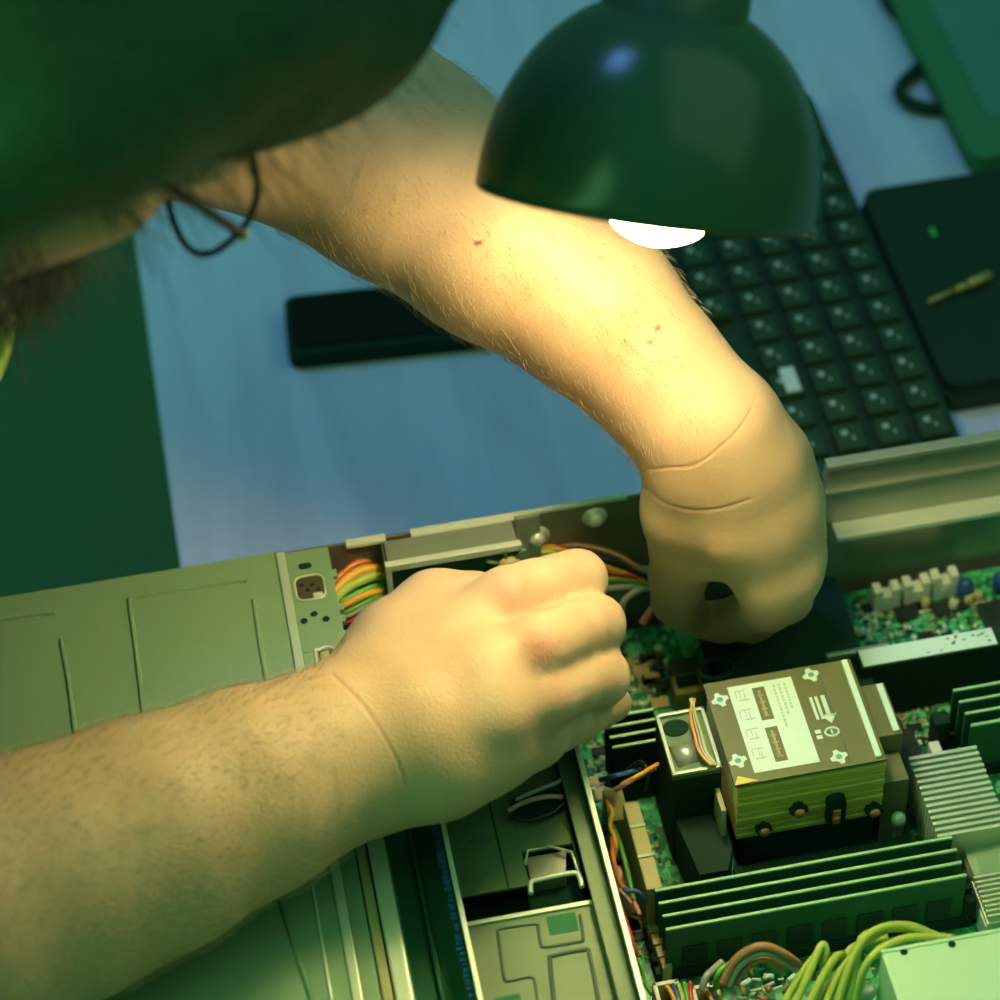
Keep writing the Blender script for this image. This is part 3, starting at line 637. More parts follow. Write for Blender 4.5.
# tan card beside the duct
a2 = P(637, 800, .046); b2 = P(668, 886, .046)
cd = thing('riser_card', 'upright tan plastic strip left of the black air duct', 'card', ((a2.x+b2.x)/2, (a2.y+b2.y)/2, ZB))
obj('strip', bx(b2.x-.008, b2.x-.002, b2.y, a2.y, ZB, .046, .0008), K['tan'], cd)
for y in (a2.y-.012, a2.y-.026): obj('notch', bx(b2.x-.008, b2.x-.002, y-.0006, y+.0006, .046, .0466, 0), K['ltgreen'], cd)
for i, (c_, pts) in enumerate((('orange', [(612, 830, .04), (613, 855, .05), (618, 880, .045), (630, 893, .04)]), ('bluew', [(600, 780, .05), (618, 775, .055), (640, 770, .05)]), ('pink', [(615, 790, .05), (632, 780, .056), (655, 768, .055)]),
        ('brown', [(618, 893, .03), (632, 900, .04), (640, 915, .04)]), ('green', [(608, 815, .03), (622, 850, .035), (635, 905, .03)]), ('red', [(621, 905, .03), (630, 935, .04), (640, 965, .03)]))):
    cable(K[c_].name, {'orange': 'orange lead climbing beside the divider wall', 'bluew': 'blue lead in front', 'pink': 'pink lead leading to the blower fan corner', 'brown': 'brown lead left of the long memory modules', 'green': 'green lead along the divider wall', 'red': 'red lead low against the divider wall'}[c_], pts, .0010, K[c_])
tw = [('amber', 'amber lead twisted low by the divider wall', [(606, 800, .04), (612, 812, .046), (610, 826, .044), (616, 842, .045), (614, 858, .04)]),
      ('pink', 'pink lead curling beside the second choke row', [(610, 862, .038), (620, 872, .044), (618, 886, .042), (628, 898, .042), (634, 912, .036)]),
      ('bluew', 'dark blue lead curling beside the memory module ends', [(616, 884, .036), (626, 890, .044), (638, 892, .044), (646, 902, .038)]),
      ('blackw', 'black lead hooked over the tan strip corner', [(628, 770, .05), (640, 762, .056), (648, 772, .056), (646, 790, .05)]),
      ('amber', 'amber lead joining the pink one at the blower fan', [(622, 784, .052), (634, 778, .057), (648, 770, .057), (658, 764, .055)]),
      ('brown', 'reddish lead along the foot of the divider wall', [(626, 925, .03), (632, 940, .036), (634, 958, .034), (642, 985, .03)]),
      ('green', 'green lead curled at the bottom end of the divider wall', [(630, 950, .028), (640, 962, .034), (644, 980, .03), (652, 995, .028)])]
for c_, l_, p_ in tw: cable(K[c_].name, l_, p_, .0009, K[c_])
# ------------------------------------------------------------------ silver heat sinks on the right
zs = .040; a_ = P(908, 757, zs); b_ = P(1002, 829, zs); w_ = P(977, 747, zs).x
b_.x = w_
bmf = nb(); n = 14
s1 = thing('finned_heat_sink', 'silvery finned heat sink with parallel fins at the right edge', 'heat sink', (a_.x+.015, a_.y-.02, ZB))
obj('base', bx(a_.x+.001, w_-.001, b_.y+.001, a_.y-.001, ZB, ZB+.006, .0004), K['alu'], s1)
p_ = (a_.y-b_.y)/n
for i in range(n): obj('fin', bx(a_.x, w_, a_.y-i*p_-p_*.52, a_.y-i*p_, ZB+.006, zs, .0002), K['alu'], s1)
a3 = P(958, 838, .03)
sb = obj('metal_block', bx(a3.x, a3.x+.02, a3.y-.019, a3.y, ZB, .030, .004), K['cover']); tag(sb, 'smooth rounded grey-green metal block just below the silvery heat sink', 'component')
a4 = P(972, 876, .030)
s2 = thing('small_heat_sink', 'small pale heat sink with fine ribs near the right edge, below the metal block', 'heat sink', (a4.x+.01, a4.y-.01, ZB))
obj('base', bx(a4.x, a4.x+.011, a4.y-.020, a4.y, ZB, .027, .0004), K['alu'], s2)
for i in range(9): obj('fin', bx(a4.x+.0004, a4.x+.0106, a4.y-.0012-i*.0022, a4.y-.0002-i*.0022, .027, .030, .0002), K['alu'], s2)
p = P(995, 915, .025); o = obj('white_plug', bx(p.x-.005, p.x+.012, p.y-.004, p.y+.004, ZB, .025, .0005), K['white']); tag(o, 'small white plug at the right edge below the small heat sink', 'connector')
p = P(899, 812, .040); o = obj('standoff_screw', add_lathe(nb(), [(.0015, ZB), (.0015, .034), (.0027, .034), (.0027, .037), (.0008, .039), (.0001, .039)], (p.x, p.y, 0), (0, 0, 1), 18), K['alu']); tag(o, 'small metal standoff screw right of the processor cooler front', 'screw')
# card with white label
zr = .046; a_ = P(858, 651, zr); b_ = P(1003, 647, zr)
rc = thing('labelled_card', 'black upright card with a long white label along its top, right of the left hand', 'card', (a_.x+.03, a_.y-.005, ZB))
yl0 = P(865, 667, zr).y
obj('body', bx(a_.x-.001, a_.x+.11, yl0-.0008, a_.y+.0006, ZB, zr, .0004), K['dark'], rc)
lb2 = obj('white_label', bx(a_.x, P(996, 640, zr).x, yl0, a_.y, zr, zr+.0003, 0), K['label'], rc)
bm = nb(); rr = random.Random(2)
for i in range(14):
    x = a_.x+rr.uniform(.025, .052); y = rr.uniform(yl0+.001, a_.y-.0015); add_box(bm, x, x+rr.uniform(.0006, .0016), y, y+rr.uniform(.0004, .0009), zr+.0003, zr+.0004, 0)
obj('print_specks', bm, K['ink'], lb2)
p = P(826, 655, .046); q = P(889, 642, .046); o = obj('metal_bar', bx(p.x, q.x, p.y-.0012, p.y+.0012, .042, .046, .0006), K['steel']); tag(o, 'thin grey metal bar behind the left end of the white label', 'bar')
o = obj('black_connector', bx(P(856, 676, .034).x, P(889, 676, .034).x, P(860, 686, .034).y, P(860, 676, .034).y, ZB, .034, .0005), K['dark']); tag(o, 'short black connector between the cooler and the white-labelled card', 'connector')
# ------------------------------------------------------------------ power supply
zp = .080; a_ = P(881, 951, zp)
ps = thing('power_supply', 'pale steel power supply box in the bottom right corner', 'power supply', (a_.x+.05, a_.y-.05, ZB))
obj('case', bx(a_.x, .31, a_.y-.16, a_.y, ZB, zp, .0006), K['psu'], ps)
obj('top_fold', bx(a_.x, .31, a_.y-.0012, a_.y+.0003, zp-.0015, zp+.0004, .0003), K['psu'], ps)
for px, py in ((904, 952), (952, 944.5)):
    p = P(px, py, zp); obj('screw_hole', cyl(nb(), (p.x, p.y), .0013, zp, zp+.0002, 16), K['hole'], ps)
yc = [('yellow power cable furthest left, next to the tangle of wire ends', [(780, 1010, .058), (795, 985, .062), (808, 965, .066), (822, 950, .066)]),
      ('yellow power cable lying lowest, right of the wire tangle', [(815, 1010, .055), (830, 985, .060), (842, 968, .063), (850, 950, .064), (866, 943, .064), (888, 938, .064)]),
      ('yellow power cable arching highest over the memory modules', [(836, 1010, .062), (846, 975, .070), (858, 948, .075), (872, 932, .077), (896, 925, .075), (920, 930, .072), (930, 940, .068)]),
      ('yellow power cable bent sharply over at its top', [(792, 1010, .06), (806, 980, .066), (821, 946, .070), (826, 952, .068), (822, 966, .064)]),
      ('short yellow power cable just right of the sharply bent one', [(806, 1010, .06), (824, 975, .066), (836, 957, .069), (843, 955, .066)]),
      ('yellow power cable rising behind the one by the loop', [(824, 1010, .06), (836, 980, .066), (848, 962, .069), (862, 945, .071), (885, 930, .072), (905, 925, .072), (926, 931, .070), (938, 940, .066)]),
      ('yellow power cable forming the tall left loop', [(844, 1010, .06), (852, 985, .066), (857, 955, .071), (862, 938, .074), (874, 932, .073), (900, 928, .072), (932, 934, .069), (945, 942, .066)]),
      ('yellow power cable running beside the power supply corner', [(851, 1010, .06), (860, 975, .068), (874, 955, .073), (892, 943, .074), (915, 937, .072), (953, 938, .068)]),
      ('yellow power cable lowest at the left loop foot', [(856, 1010, .058), (858, 990, .062), (866, 965, .066), (880, 948, .069), (905, 938, .070), (930, 936, .066)])]
for l_, p_ in yc: cable('yellow_power_cable', l_, p_, .00145, K['yellow'], 'cable', 'yellow power cables by the power supply')
bc = [('brown', 'outer brown cable arching over the connectors', [(722, 985, .05), (734, 962, .056), (752, 949, .060), (768, 947, .060), (786, 955, .056), (798, 964, .05)], .0017),
      ('grey', 'pale cable beneath the outer brown arch', [(728, 986, .049), (738, 967, .054), (754, 955, .057), (768, 953, .057), (784, 961, .052), (796, 970, .045)], .0014),
      ('brown', 'inner brown cable of the arch', [(735, 985, .047), (745, 970, .051), (757, 961, .053), (770, 961, .052), (782, 969, .047)], .0013),
      ('green', 'green cable at the left foot of the brown arch', [(716, 988, .045), (718, 975, .050), (726, 966, .051), (738, 963, .050)], .0013),
      ('grey', 'grey cable between the two white connectors', [(702, 990, .045), (706, 977, .048), (713, 970, .047), (722, 962, .046)], .0014)]
for c_, l_, p_, r_ in bc: cable(K[c_].name.replace('wire', 'cable'), l_, p_, r_, K[c_], 'cable')
for i, ((t0, t1), lab_) in enumerate(((((652, 983), (688, 1015)), 'white plug socket with coloured wires, left one at the bottom edge'), (((690, 986), (722, 1015)), 'white plug socket at the bottom edge, under the grey cable'))):
    cn = thing('white_socket', lab_, 'connector', P(t0[0]+12, t0[1]+10, ZB)); zc = .034; a_ = P(*t0, zc); b_ = P(*t1, zc)
    bm = nb(); t_ = .0016
    for q in ((a_.x, b_.x, a_.y-t_, a_.y), (a_.x, a_.x+t_, b_.y, a_.y), (b_.x-t_, b_.x, b_.y, a_.y), (a_.x, b_.x, b_.y, b_.y+t_)): add_box(bm, q[0], q[1], q[2], q[3], ZB, zc, .0003)
    obj('shell', bm, K['white'], cn); obj('pin_bed', bx(a_.x+t_, b_.x-t_, b_.y+t_, a_.y-t_, ZB, .024, 0), K['hole'], cn)
    for k, c_ in enumerate(('amber', 'bluew', 'yellow', 'green', 'red')[:5 if i == 0 else 3]):
        obj('lead', add_tube(nb(), [Vector((a_.x+.004+k*.0022, a_.y-.004-.002*(k % 2), .020)), Vector((a_.x+.004+k*.0022, a_.y-.005, .037)), Vector((a_.x+.005+k*.0016, a_.y-.012, .041)), Vector((a_.x+.006+k*.001, a_.y-.024, .038))], .0009, 7), K[c_], cn)
rr = random.Random(9); bm = nb()
for i in range(34):
    px = rr.uniform(742, 800); py = rr.uniform(962, 1000)
    if px > 780 and py < 975: continue
    p = P(px, py, rr.uniform(.022, .036)); a_ = rr.uniform(0, 3.1); u = Vector((math.cos(a_), math.sin(a_), rr.uniform(-.3, .5)))*rr.uniform(.001, .0024)
    add_tube(bm, [p-u, p+u], rr.uniform(.0004, .0011), 6, smooth=False, mi=rr.choice((0, 0, 1, 2)))
o = obj('wire_offcuts', bm, [K['label'], K['ltgreen'], K['brown']]); o['kind'] = 'stuff'; tag(o, 'tangle of pale stripped wire ends beneath the brown cable arch', 'wire ends')
p = P(867, 987, .05); o = obj('round_spacer', add_lathe(nb(), [(.0001, ZB), (.002, ZB), (.002, .045), (.0032, .046), (.0032, .049), (.002, .0505), (.0001, .051)], (p.x, p.y, 0), (0, 0, 1), 20), K['label']); tag(o, 'small round white cap between yellow cables and power supply', 'spacer')
# ------------------------------------------------------------------ DESK LAMP
zl = .303
rimc = P(648, 203, zl)
ax = (UPV*-.97 + RT*-.125 + FW*.235).normalized()       # from neck towards the opening
sc_ = F/((rimc-CAM).dot(FW))/1000                          # px per mm here
Rr = 174/sc_/1000; Hh = 190/sc_/1000; Nr = 73/sc_/1000
lm = thing('desk_lamp', 'glossy black dome desk lamp lit above the left forearm', 'lamp', rimc-ax*.2)
prof = []
for i in range(25):
    t = i/24; a_ = math.asin(Nr/Rr*.98)+(math.pi/2-math.asin(Nr/Rr*.98))*t
    prof.append((Rr*math.sin(a_)**.92 if i < 24 else Rr, -Hh*math.cos(a_)/math.cos(math.asin(Nr/Rr*.98))))
nk = [(.0001, -Hh-.125), (Nr*.94, -Hh-.124), (Nr*.99, -Hh-.11), (Nr*1.01, -Hh)]
outer = nk+prof
inner = [(r-.0012 if r > .002 else r, h+(0 if i else 0)) for i, (r, h) in enumerate(prof)][::-1]
obj('lamp_shade', add_lathe(nb(), [(r, h) for r, h in outer]+[(Rr-.0006, .0006)], rimc, ax, 96), K['shade'], lm)
obj('shade_lining', add_lathe(nb(), [(Rr-.0014, -.0004)]+[(max(r-.0016, .002), h-.0002) for r, h in prof[::-1][1:]]+[(.002, -Hh-.0005)], rimc, ax, 96), K['shadein'], lm)
obj('rim_bead', add_lathe(nb(), [(Rr-.0014, .0002), (Rr-.0010, .0009), (Rr-.0002, .0009), (Rr+.0001, .0001), (Rr-.0006, -.0004), (Rr-.0014, .0002)], rimc, ax, 96), mat('brass_rim', (.10, .08, .02), .35, .3), lm)
bR = 80/sc_/1000; bc_ = rimc-ax*(bR-.0135)+RT*(12/sc_/1000)
bm = nb(); bmesh.ops.create_uvsphere(bm, u_segments=48, v_segments=32, radius=bR*.88, matrix=Matrix.Translation(bc_+ax*bR*.12))
obj('bulb', bm, K['bulb'], lm, 'glowing white bulb', smooth=True)
obj('bulb_socket', add_lathe(nb(), [(.010, -Hh+.002), (.012, -bR*1.6)], rimc, ax, 24, 0, True), K['dark'], lm)
top = rimc-ax*(Hh+.12)
arm2 = top+Vector((.10, .30, .10)); foot = Vector((.32, .62, 0))
obj('lamp_arm', add_tube(nb(), [top-ax*-.01, top+Vector((.01, .06, .05)), arm2], .006, 12), K['shade'], lm)
obj('lamp_post', add_tube(nb(), [arm2, foot+Vector((0, 0, .03))], .007, 12, smooth=False), K['shade'], lm)
obj('lamp_foot', add_lathe(nb(), [(.0001, 0.0005), (.07, .0005), (.07, .012), (.03, .02), (.009, .035), (.0001, .036)], foot, (0, 0, 1), 40), K['shade'], lm)
# ================================================================== PERSON
def V(px, py, z): return np.array(P(px, py, z))
groups = []          # (list of palm prims, list of fingers), prim = (a, b, ra, rb)
def seg(pts):
    return [(pts[i][0], pts[i+1][0], pts[i][1], pts[i+1][1]) for i in range(len(pts)-1)]
# right arm (lower one)
RW = (366, 742, .132)
HF = .50, .20, -.84
Fv = Vector(HF).normalized(); U0 = Vector((.80, .05, .50)); Uv = (U0-Fv*U0.dot(Fv)).normalized(); Rv = Fv.cross(Uv).normalized()
HC = P(226, 184, .345)-Fv*.100-Rv*.033
nb_ = HC-Uv*.135-Fv*.045
shL = nb_-Uv*.03-Rv*.165+Vector((-.01, 0, -.01)); shR = nb_-Uv*.06+Rv*.165+Vector((-.04, 0, -.02))
chest = nb_-Uv*.16+Vector((-.02, 0, -.03)); pelvis = chest+Vector((-.30, -.02, -.30))
elR = P(-215, 985, .150); elL = P(318, 112, .235)
print('upper arms', (shL-elL).length, (shR-elR).length, 'head', HC, 'sh', shL, shR, 'elL', elL, 'elR', elR)
A = lambda v: np.array(v)
palmR = seg([((A(elR)), .046), (V(-60, 922, .143), .046), (V(60, 874, .140), .0405), (V(150, 836, .138), .038), (V(250, 792, .135), .0335), (V(330, 757, .133), .0285), (V(375, 737, .133), .0265)])
palmR += seg([(V(355, 724, .134), .0185), (V(400, 695, .138), .0175), (V(450, 648, .143), .0125), (V(504, 602, .146), .0104)])
palmR += seg([(V(370, 735, .136), .0205), (V(420, 715, .142), .0175), (V(480, 678, .148), .0125), (V(532, 650, .149), .0102)])
palmR += seg([(V(372, 755, .133), .0195), (V(425, 742, .138), .0165), (V(490, 716, .142), .0122), (V(538, 698, .138), .0098)])
palmR += seg([(V(385, 772, .128), .0185), (V(440, 765, .128), .0170), (V(490, 750, .126), .0130), (V(533, 736, .120), .0115)])
palmR += seg([(V(400, 705, .124), .020), (V(470, 700, .122), .020), (V(515, 680, .120), .016)])
palmR += seg([(V(368, 695, .134), .018), (V(398, 650, .135), .0165), (V(436, 612, .132), .0135), (V(476, 606, .128), .0120)])
palmR += seg([(V(430, 655, .133), .016), (V(480, 630, .136), .0135)])
fR = []
fR.append(seg([(V(508, 600, .147), .0124), (V(535, 590, .141), .0108), (V(558, 584, .136), .0106), (V(577, 580, .131), .0110), (V(572, 606, .110), .0096), (V(590, 622, .094), .0083)]))
fR.append(seg([(V(538, 647, .151), .0122), (V(560, 637, .143), .0108), (V(580, 629, .135), .0106), (V(595, 625, .128), .0109), (V(580, 652, .106), .0096), (V(560, 672, .092), .0083)]))
fR.append(seg([(V(546, 695, .139), .0116), (V(568, 686, .131), .0103), (V(586, 680, .124), .0101), (V(601, 677, .117), .0103), (V(585, 699, .098), .0092), (V(562, 712, .086), .0080)]))
fR.append(seg([(V(533, 736, .120), .0112), (V(558, 724, .110), .0096), (V(578, 717, .100), .0092), (V(598, 707, .088), .0082), (V(613, 703, .080), .0074)]))
fR.append(seg([(V(476, 606, .126), .0120), (V(515, 612, .112), .0105), (V(555, 626, .098), .0096), (V(580, 642, .088), .0080)]))
# left arm (upper one)
VL = lambda x, y, z: V(x, y, z-max(y-425, 0)*.00017)
palmL = seg([(A(elL), .0435), (VL(400, 168, .222), .0405), (VL(500, 240, .205), .0365), (VL(594, 310, .187), .0305), (VL(657, 375, .170), .0255), (VL(694, 418, .160), .0238), (VL(716, 452, .154), .0225)])
palmL += seg([(VL(702, 430, .160), .0205), (VL(700, 470, .154), .0155), (VL(730, 530, .144), .0125), (VL(766, 584, .128), .0112)])
palmL += seg([(VL(716, 432, .160), .0200), (VL(742, 475, .152), .0170), (VL(768, 525, .142), .0128), (VL(788, 574, .129), .0118)])
palmL += seg([(VL(724, 430, .158), .0190), (VL(758, 468, .148), .0155), (VL(781, 510, .138), .0125), (VL(795, 552, .128), .0110)])
palmL += seg([(VL(734, 428, .152), .0165), (VL(768, 462, .140), .0140), (VL(786, 500, .128), .0120), (VL(797, 535, .118), .0105)])
palmL += seg([(VL(712, 475, .138), .020), (VL(738, 512, .130), .019), (VL(762, 548, .118), .013)])
palmL += seg([(VL(690, 468, .152), .0135), (VL(682, 512, .140), .0135), (VL(684, 546, .128), .0128)])
palmL += seg([(VL(706, 510, .138), .015), (VL(712, 545, .130), .0105)])
fL = []
fL.append(seg([(VL(766, 586, .128), .0112), (VL(768, 604, .110), .0106), (VL(752, 617, .094), .0098), (VL(722, 622, .085), .0082), (VL(702, 620, .082), .0078)]))
fL.append(seg([(VL(788, 576, .129), .0118), (VL(785, 596, .108), .0106), (VL(764, 609, .090), .0098), (VL(737, 618, .078), .0082), (VL(718, 620, .075), .0076)]))
fL.append(seg([(VL(795, 552, .128), .0110), (VL(793, 580, .106), .0100), (VL(772, 596, .088), .0094), (VL(750, 606, .078), .0080)]))
fL.append(seg([(VL(797, 535, .118), .0104), (VL(796, 562, .096), .0092), (VL(778, 578, .080), .0086), (VL(760, 588, .074), .0076)]))
fL.append(seg([(VL(684, 546, .128), .0128), (VL(678, 575, .112), .0112), (VL(677, 600, .098), .0100), (VL(690, 615, .090), .0083)]))
# torso, neck, head, upper arms
body = seg([(A(shL), .052), (A(elL), .043)]) + seg([(A(shR), .052), (A(elR), .046)])
body += seg([(A(shL), .055), (A(chest), .10)]) + seg([(A(shR), .055), (A(chest), .10)]) + seg([(A(chest), .13), (A(pelvis), .14)])
body += seg([(A(nb_-Uv*.04), .058), (A(HC-Uv*.06-Fv*.02), .054)])
head = seg([(A(HC+Uv*.035-Fv*.03), .076), (A(HC+Uv*.03+Fv*.02), .070)])
head += seg([(A(HC+Uv*.02+Fv*.045), .052), (A(HC-Uv*.05+Fv*.045), .044), (A(HC-Uv*.085+Fv*.055), .030)])
for s in (-1, 1): head += seg([(A(HC+Rv*s*.035-Uv*.02+Fv*.055), .026), (A(HC+Rv*s*.028-Uv*.06+Fv*.03), .036)])
for s in (-1, 1): head += seg([(A(HC+Rv*s*.018+Uv*.018+Fv*.078), .018), (A(HC+Rv*s*.045+Uv*.014+Fv*.060), .018)])   # brows
nose = seg([(A(HC+Uv*.008+Fv*.088), .008), (A(HC-Uv*.024+Fv*.110), .0095), (A(HC-Uv*.032+Fv*.098), .013)])
ears = []
for s in (-1, 1): ears += seg([(A(HC+Rv*s*.076+Uv*.012-Fv*.012), .008), (A(HC+Rv*s*.082+Uv*.0-Fv*.020), .012), (A(HC+Rv*s*.077-Uv*.026-Fv*.008), .007)])
lips = seg([(A(HC+Rv*.018-Uv*.058+Fv*.088), .006), (A(HC-Uv*.058+Fv*.096), .007), (A(HC-Rv*.018-Uv*.058+Fv*.088), .006)])
def rcone(p, a, b, r1, r2):
    ba = b-a; l2 = float(ba@ba); rr_ = r1-r2; a2 = l2-rr_*rr_; il = 1/l2
    pa = p-a; y = pa@ba; z = y-l2
    x = pa*l2-np.outer(y, ba); x2 = (x*x).sum(1); y2 = y*y*l2; z2 = z*z*l2
    k = np.sign(rr_)*rr_*rr_*x2
    o = (np.sqrt(np.maximum(x2*a2*il, 0))+y*rr_)*il-r1
    m1 = np.sign(z)*a2*z2 > k; o1 = np.sqrt(x2+z2)*il-r2
    m2 = np.sign(y)*a2*y2 < k; o2 = np.sqrt(x2+y2)*il-r1
    return np.where(m1, o1, np.where(m2, o2, o))
def smin(a, b, k):
    h = np.maximum(k-np.abs(a-b), 0)/k; return np.minimum(a, b)-h*h*k*.25
def build(gs, vox, name, extra=None):
    """gs: list of (prims, k, k_to_rest) groups; each group is blended inside with k, and joined to the first with k_to_rest"""
    allp = [(gi, pr) for gi, g in enumerate(gs) for pr in g[0]]
    lo_ = np.min([np.minimum(p[0]-p[2], p[1]-p[3]) for _, p in allp], 0)-.02; hi_ = np.max([np.maximum(p[0]+p[2], p[1]+p[3]) for _, p in allp], 0)+.02
    B_ = 16; bs = B_*vox; nbk = np.ceil((hi_-lo_)/bs).astype(int)
    gx = np.stack(np.meshgrid(*[np.arange(n) for n in nbk], indexing='ij'), -1).reshape(-1, 3)
    cen = lo_+(gx+.5)*bs; D = np.stack([rcone(cen, *p) for _, p in allp], 1); half = bs*math.sqrt(3)/2
    dm = D.min(1); act = np.where((dm < half+.012+2*vox) & (dm > -half-.03))[0]
    N = nbk*B_+2; corner = np.stack(np.meshgrid(*[np.arange(B_+1)]*3, indexing='ij'), -1).reshape(-1, 3)
    ids = []; pos = []; quads = []
    S1 = B_+1
    def gid(c): return (c[..., 0]*N[1]+c[..., 1])*N[2]+c[..., 2]
    for bi in act:
        base = gx[bi]*B_; p = lo_+(corner+base)*vox
        res = None; keep = D[bi] < half+.022
        for gi, g in enumerate(gs):
            dd = None
            for j, (gj, pr) in enumerate(allp):
                if gj != gi or not keep[j]: continue
                v = rcone(p, *pr); dd = v if dd is None else smin(dd, v, g[1])
            if dd is None: continue
            if gi == 0: res = dd; main = dd
            else:
                if res is None: res = dd; main = None
                else:
                    res = np.minimum(res, smin(main, dd, g[2]) if (main is not None) else dd) if g[2] > 0 else np.minimum(res, dd)
        if res is None: continue
        if extra is not None: res = extra(p, res)
        f = res.reshape(S1, S1, S1); s = f < 0
        if s.all() or not s.any(): continue
        cnt = np.zeros((B_,)*3); acc = np.zeros((B_, B_, B_, 3))
        for axn in range(3):
            o1, o2 = [q for q in range(3) if q != axn]
            for u in (0, 1):
                for w in (0, 1):
                    sl0 = [None]*3; sl1 = [None]*3
                    sl0[axn] = slice(0, B_); sl1[axn] = slice(1, S1)
                    for o_, uu in ((o1, u), (o2, w)): sl0[o_] = sl1[o_] = slice(uu, uu+B_)
                    fa = f[tuple(sl0)]; fb = f[tuple(sl1)]; cr = (fa < 0) != (fb < 0)
                    t = np.where(cr, fa/np.where(cr, fa-fb, 1), 0); cnt += cr
                    acc[..., axn] += t*cr; acc[..., o1] += u*cr; acc[..., o2] += w*cr
        cc = np.argwhere(cnt > 0)
        if len(cc):
            pv = acc[tuple(cc.T)]/cnt[tuple(cc.T)][:, None]
            ids.append(gid(cc+base)); pos.append(lo_+(cc+base+pv)*vox)
        for axn in range(3):
            o1, o2 = (axn+1) % 3, (axn+2) % 3
            sl0 = [slice(0, B_)]*3; sl1 = [slice(0, B_)]*3; sl1[axn] = slice(1, S1)
            fa = s[tuple(sl0)]; fb = s[tuple(sl1)]; e = np.argwhere(fa != fb)
            if not len(e): continue
            ins = fa[tuple(e.T)]; e = e+base
            d1 = np.zeros(3, int); d1[o1] = 1; d2 = np.zeros(3, int); d2[o2] = 1
            q = np.stack([gid(e), gid(e-d1), gid(e-d1-d2), gid(e-d2)], 1)
            q[~ins] = q[~ins][:, ::-1]; quads.append(q)
    ids = np.concatenate(ids); pos = np.concatenate(pos); quads = np.concatenate(quads)
    od = np.argsort(ids); ids = ids[od]; pos = pos[od]
    ix = np.searchsorted(ids, quads); ix = np.minimum(ix, len(ids)-1); ok = (ids[ix] == quads).all(1); ix = ix[ok]
    # light smoothing
    for _ in range(3):
        sm_ = np.zeros_like(pos); ct = np.zeros(len(pos))
        for a, b in ((0, 1), (1, 2), (2, 3), (3, 0)):
            for c in range(3):
                sm_[:, c] += np.bincount(ix[:, a], pos[ix[:, b], c], len(pos))+np.bincount(ix[:, b], pos[ix[:, a], c], len(pos))
            ct += np.bincount(ix[:, a], minlength=len(pos))+np.bincount(ix[:, b], minlength=len(pos))
        pos = pos*.5+.5*sm_/np.maximum(ct, 1)[:, None]
    return pos, ix
def np_mesh(name, pos, ix, mats, parent, smooth=True):
    pos = pos-np.array(off(parent)) if parent is not None else pos
    me = bpy.data.meshes.new(name)
    me.vertices.add(len(pos)); me.vertices.foreach_set('co', pos.astype(np.float32).ravel())
    me.loops.add(ix.size); me.loops.foreach_set('vertex_index', ix.astype(np.int32).ravel())
    me.polygons.add(len(ix)); me.polygons.foreach_set('loop_start', np.arange(0, ix.size, 4, dtype=np.int32)); me.polygons.foreach_set('loop_total', np.full(len(ix), 4, dtype=np.int32))
    me.polygons.foreach_set('use_smooth', np.ones(len(ix), bool)); me.update(calc_edges=True); me.validate()
    for m in mats: me.materials.append(m)
    o = bpy.data.objects.new(name, me); C.objects.link(o)
    if parent is not None: o.parent = parent
    return o
# hand detail prims
def bump_pts(): pass
armsmain = palmR+palmL+body+head
gsets = [(armsmain, .010, 0)]
for f_ in fR+fL: gsets.append((f_, .003, .0038))
gsets += [(nose, .008, .014), (ears, .006, .006), (lips, .004, .006)]
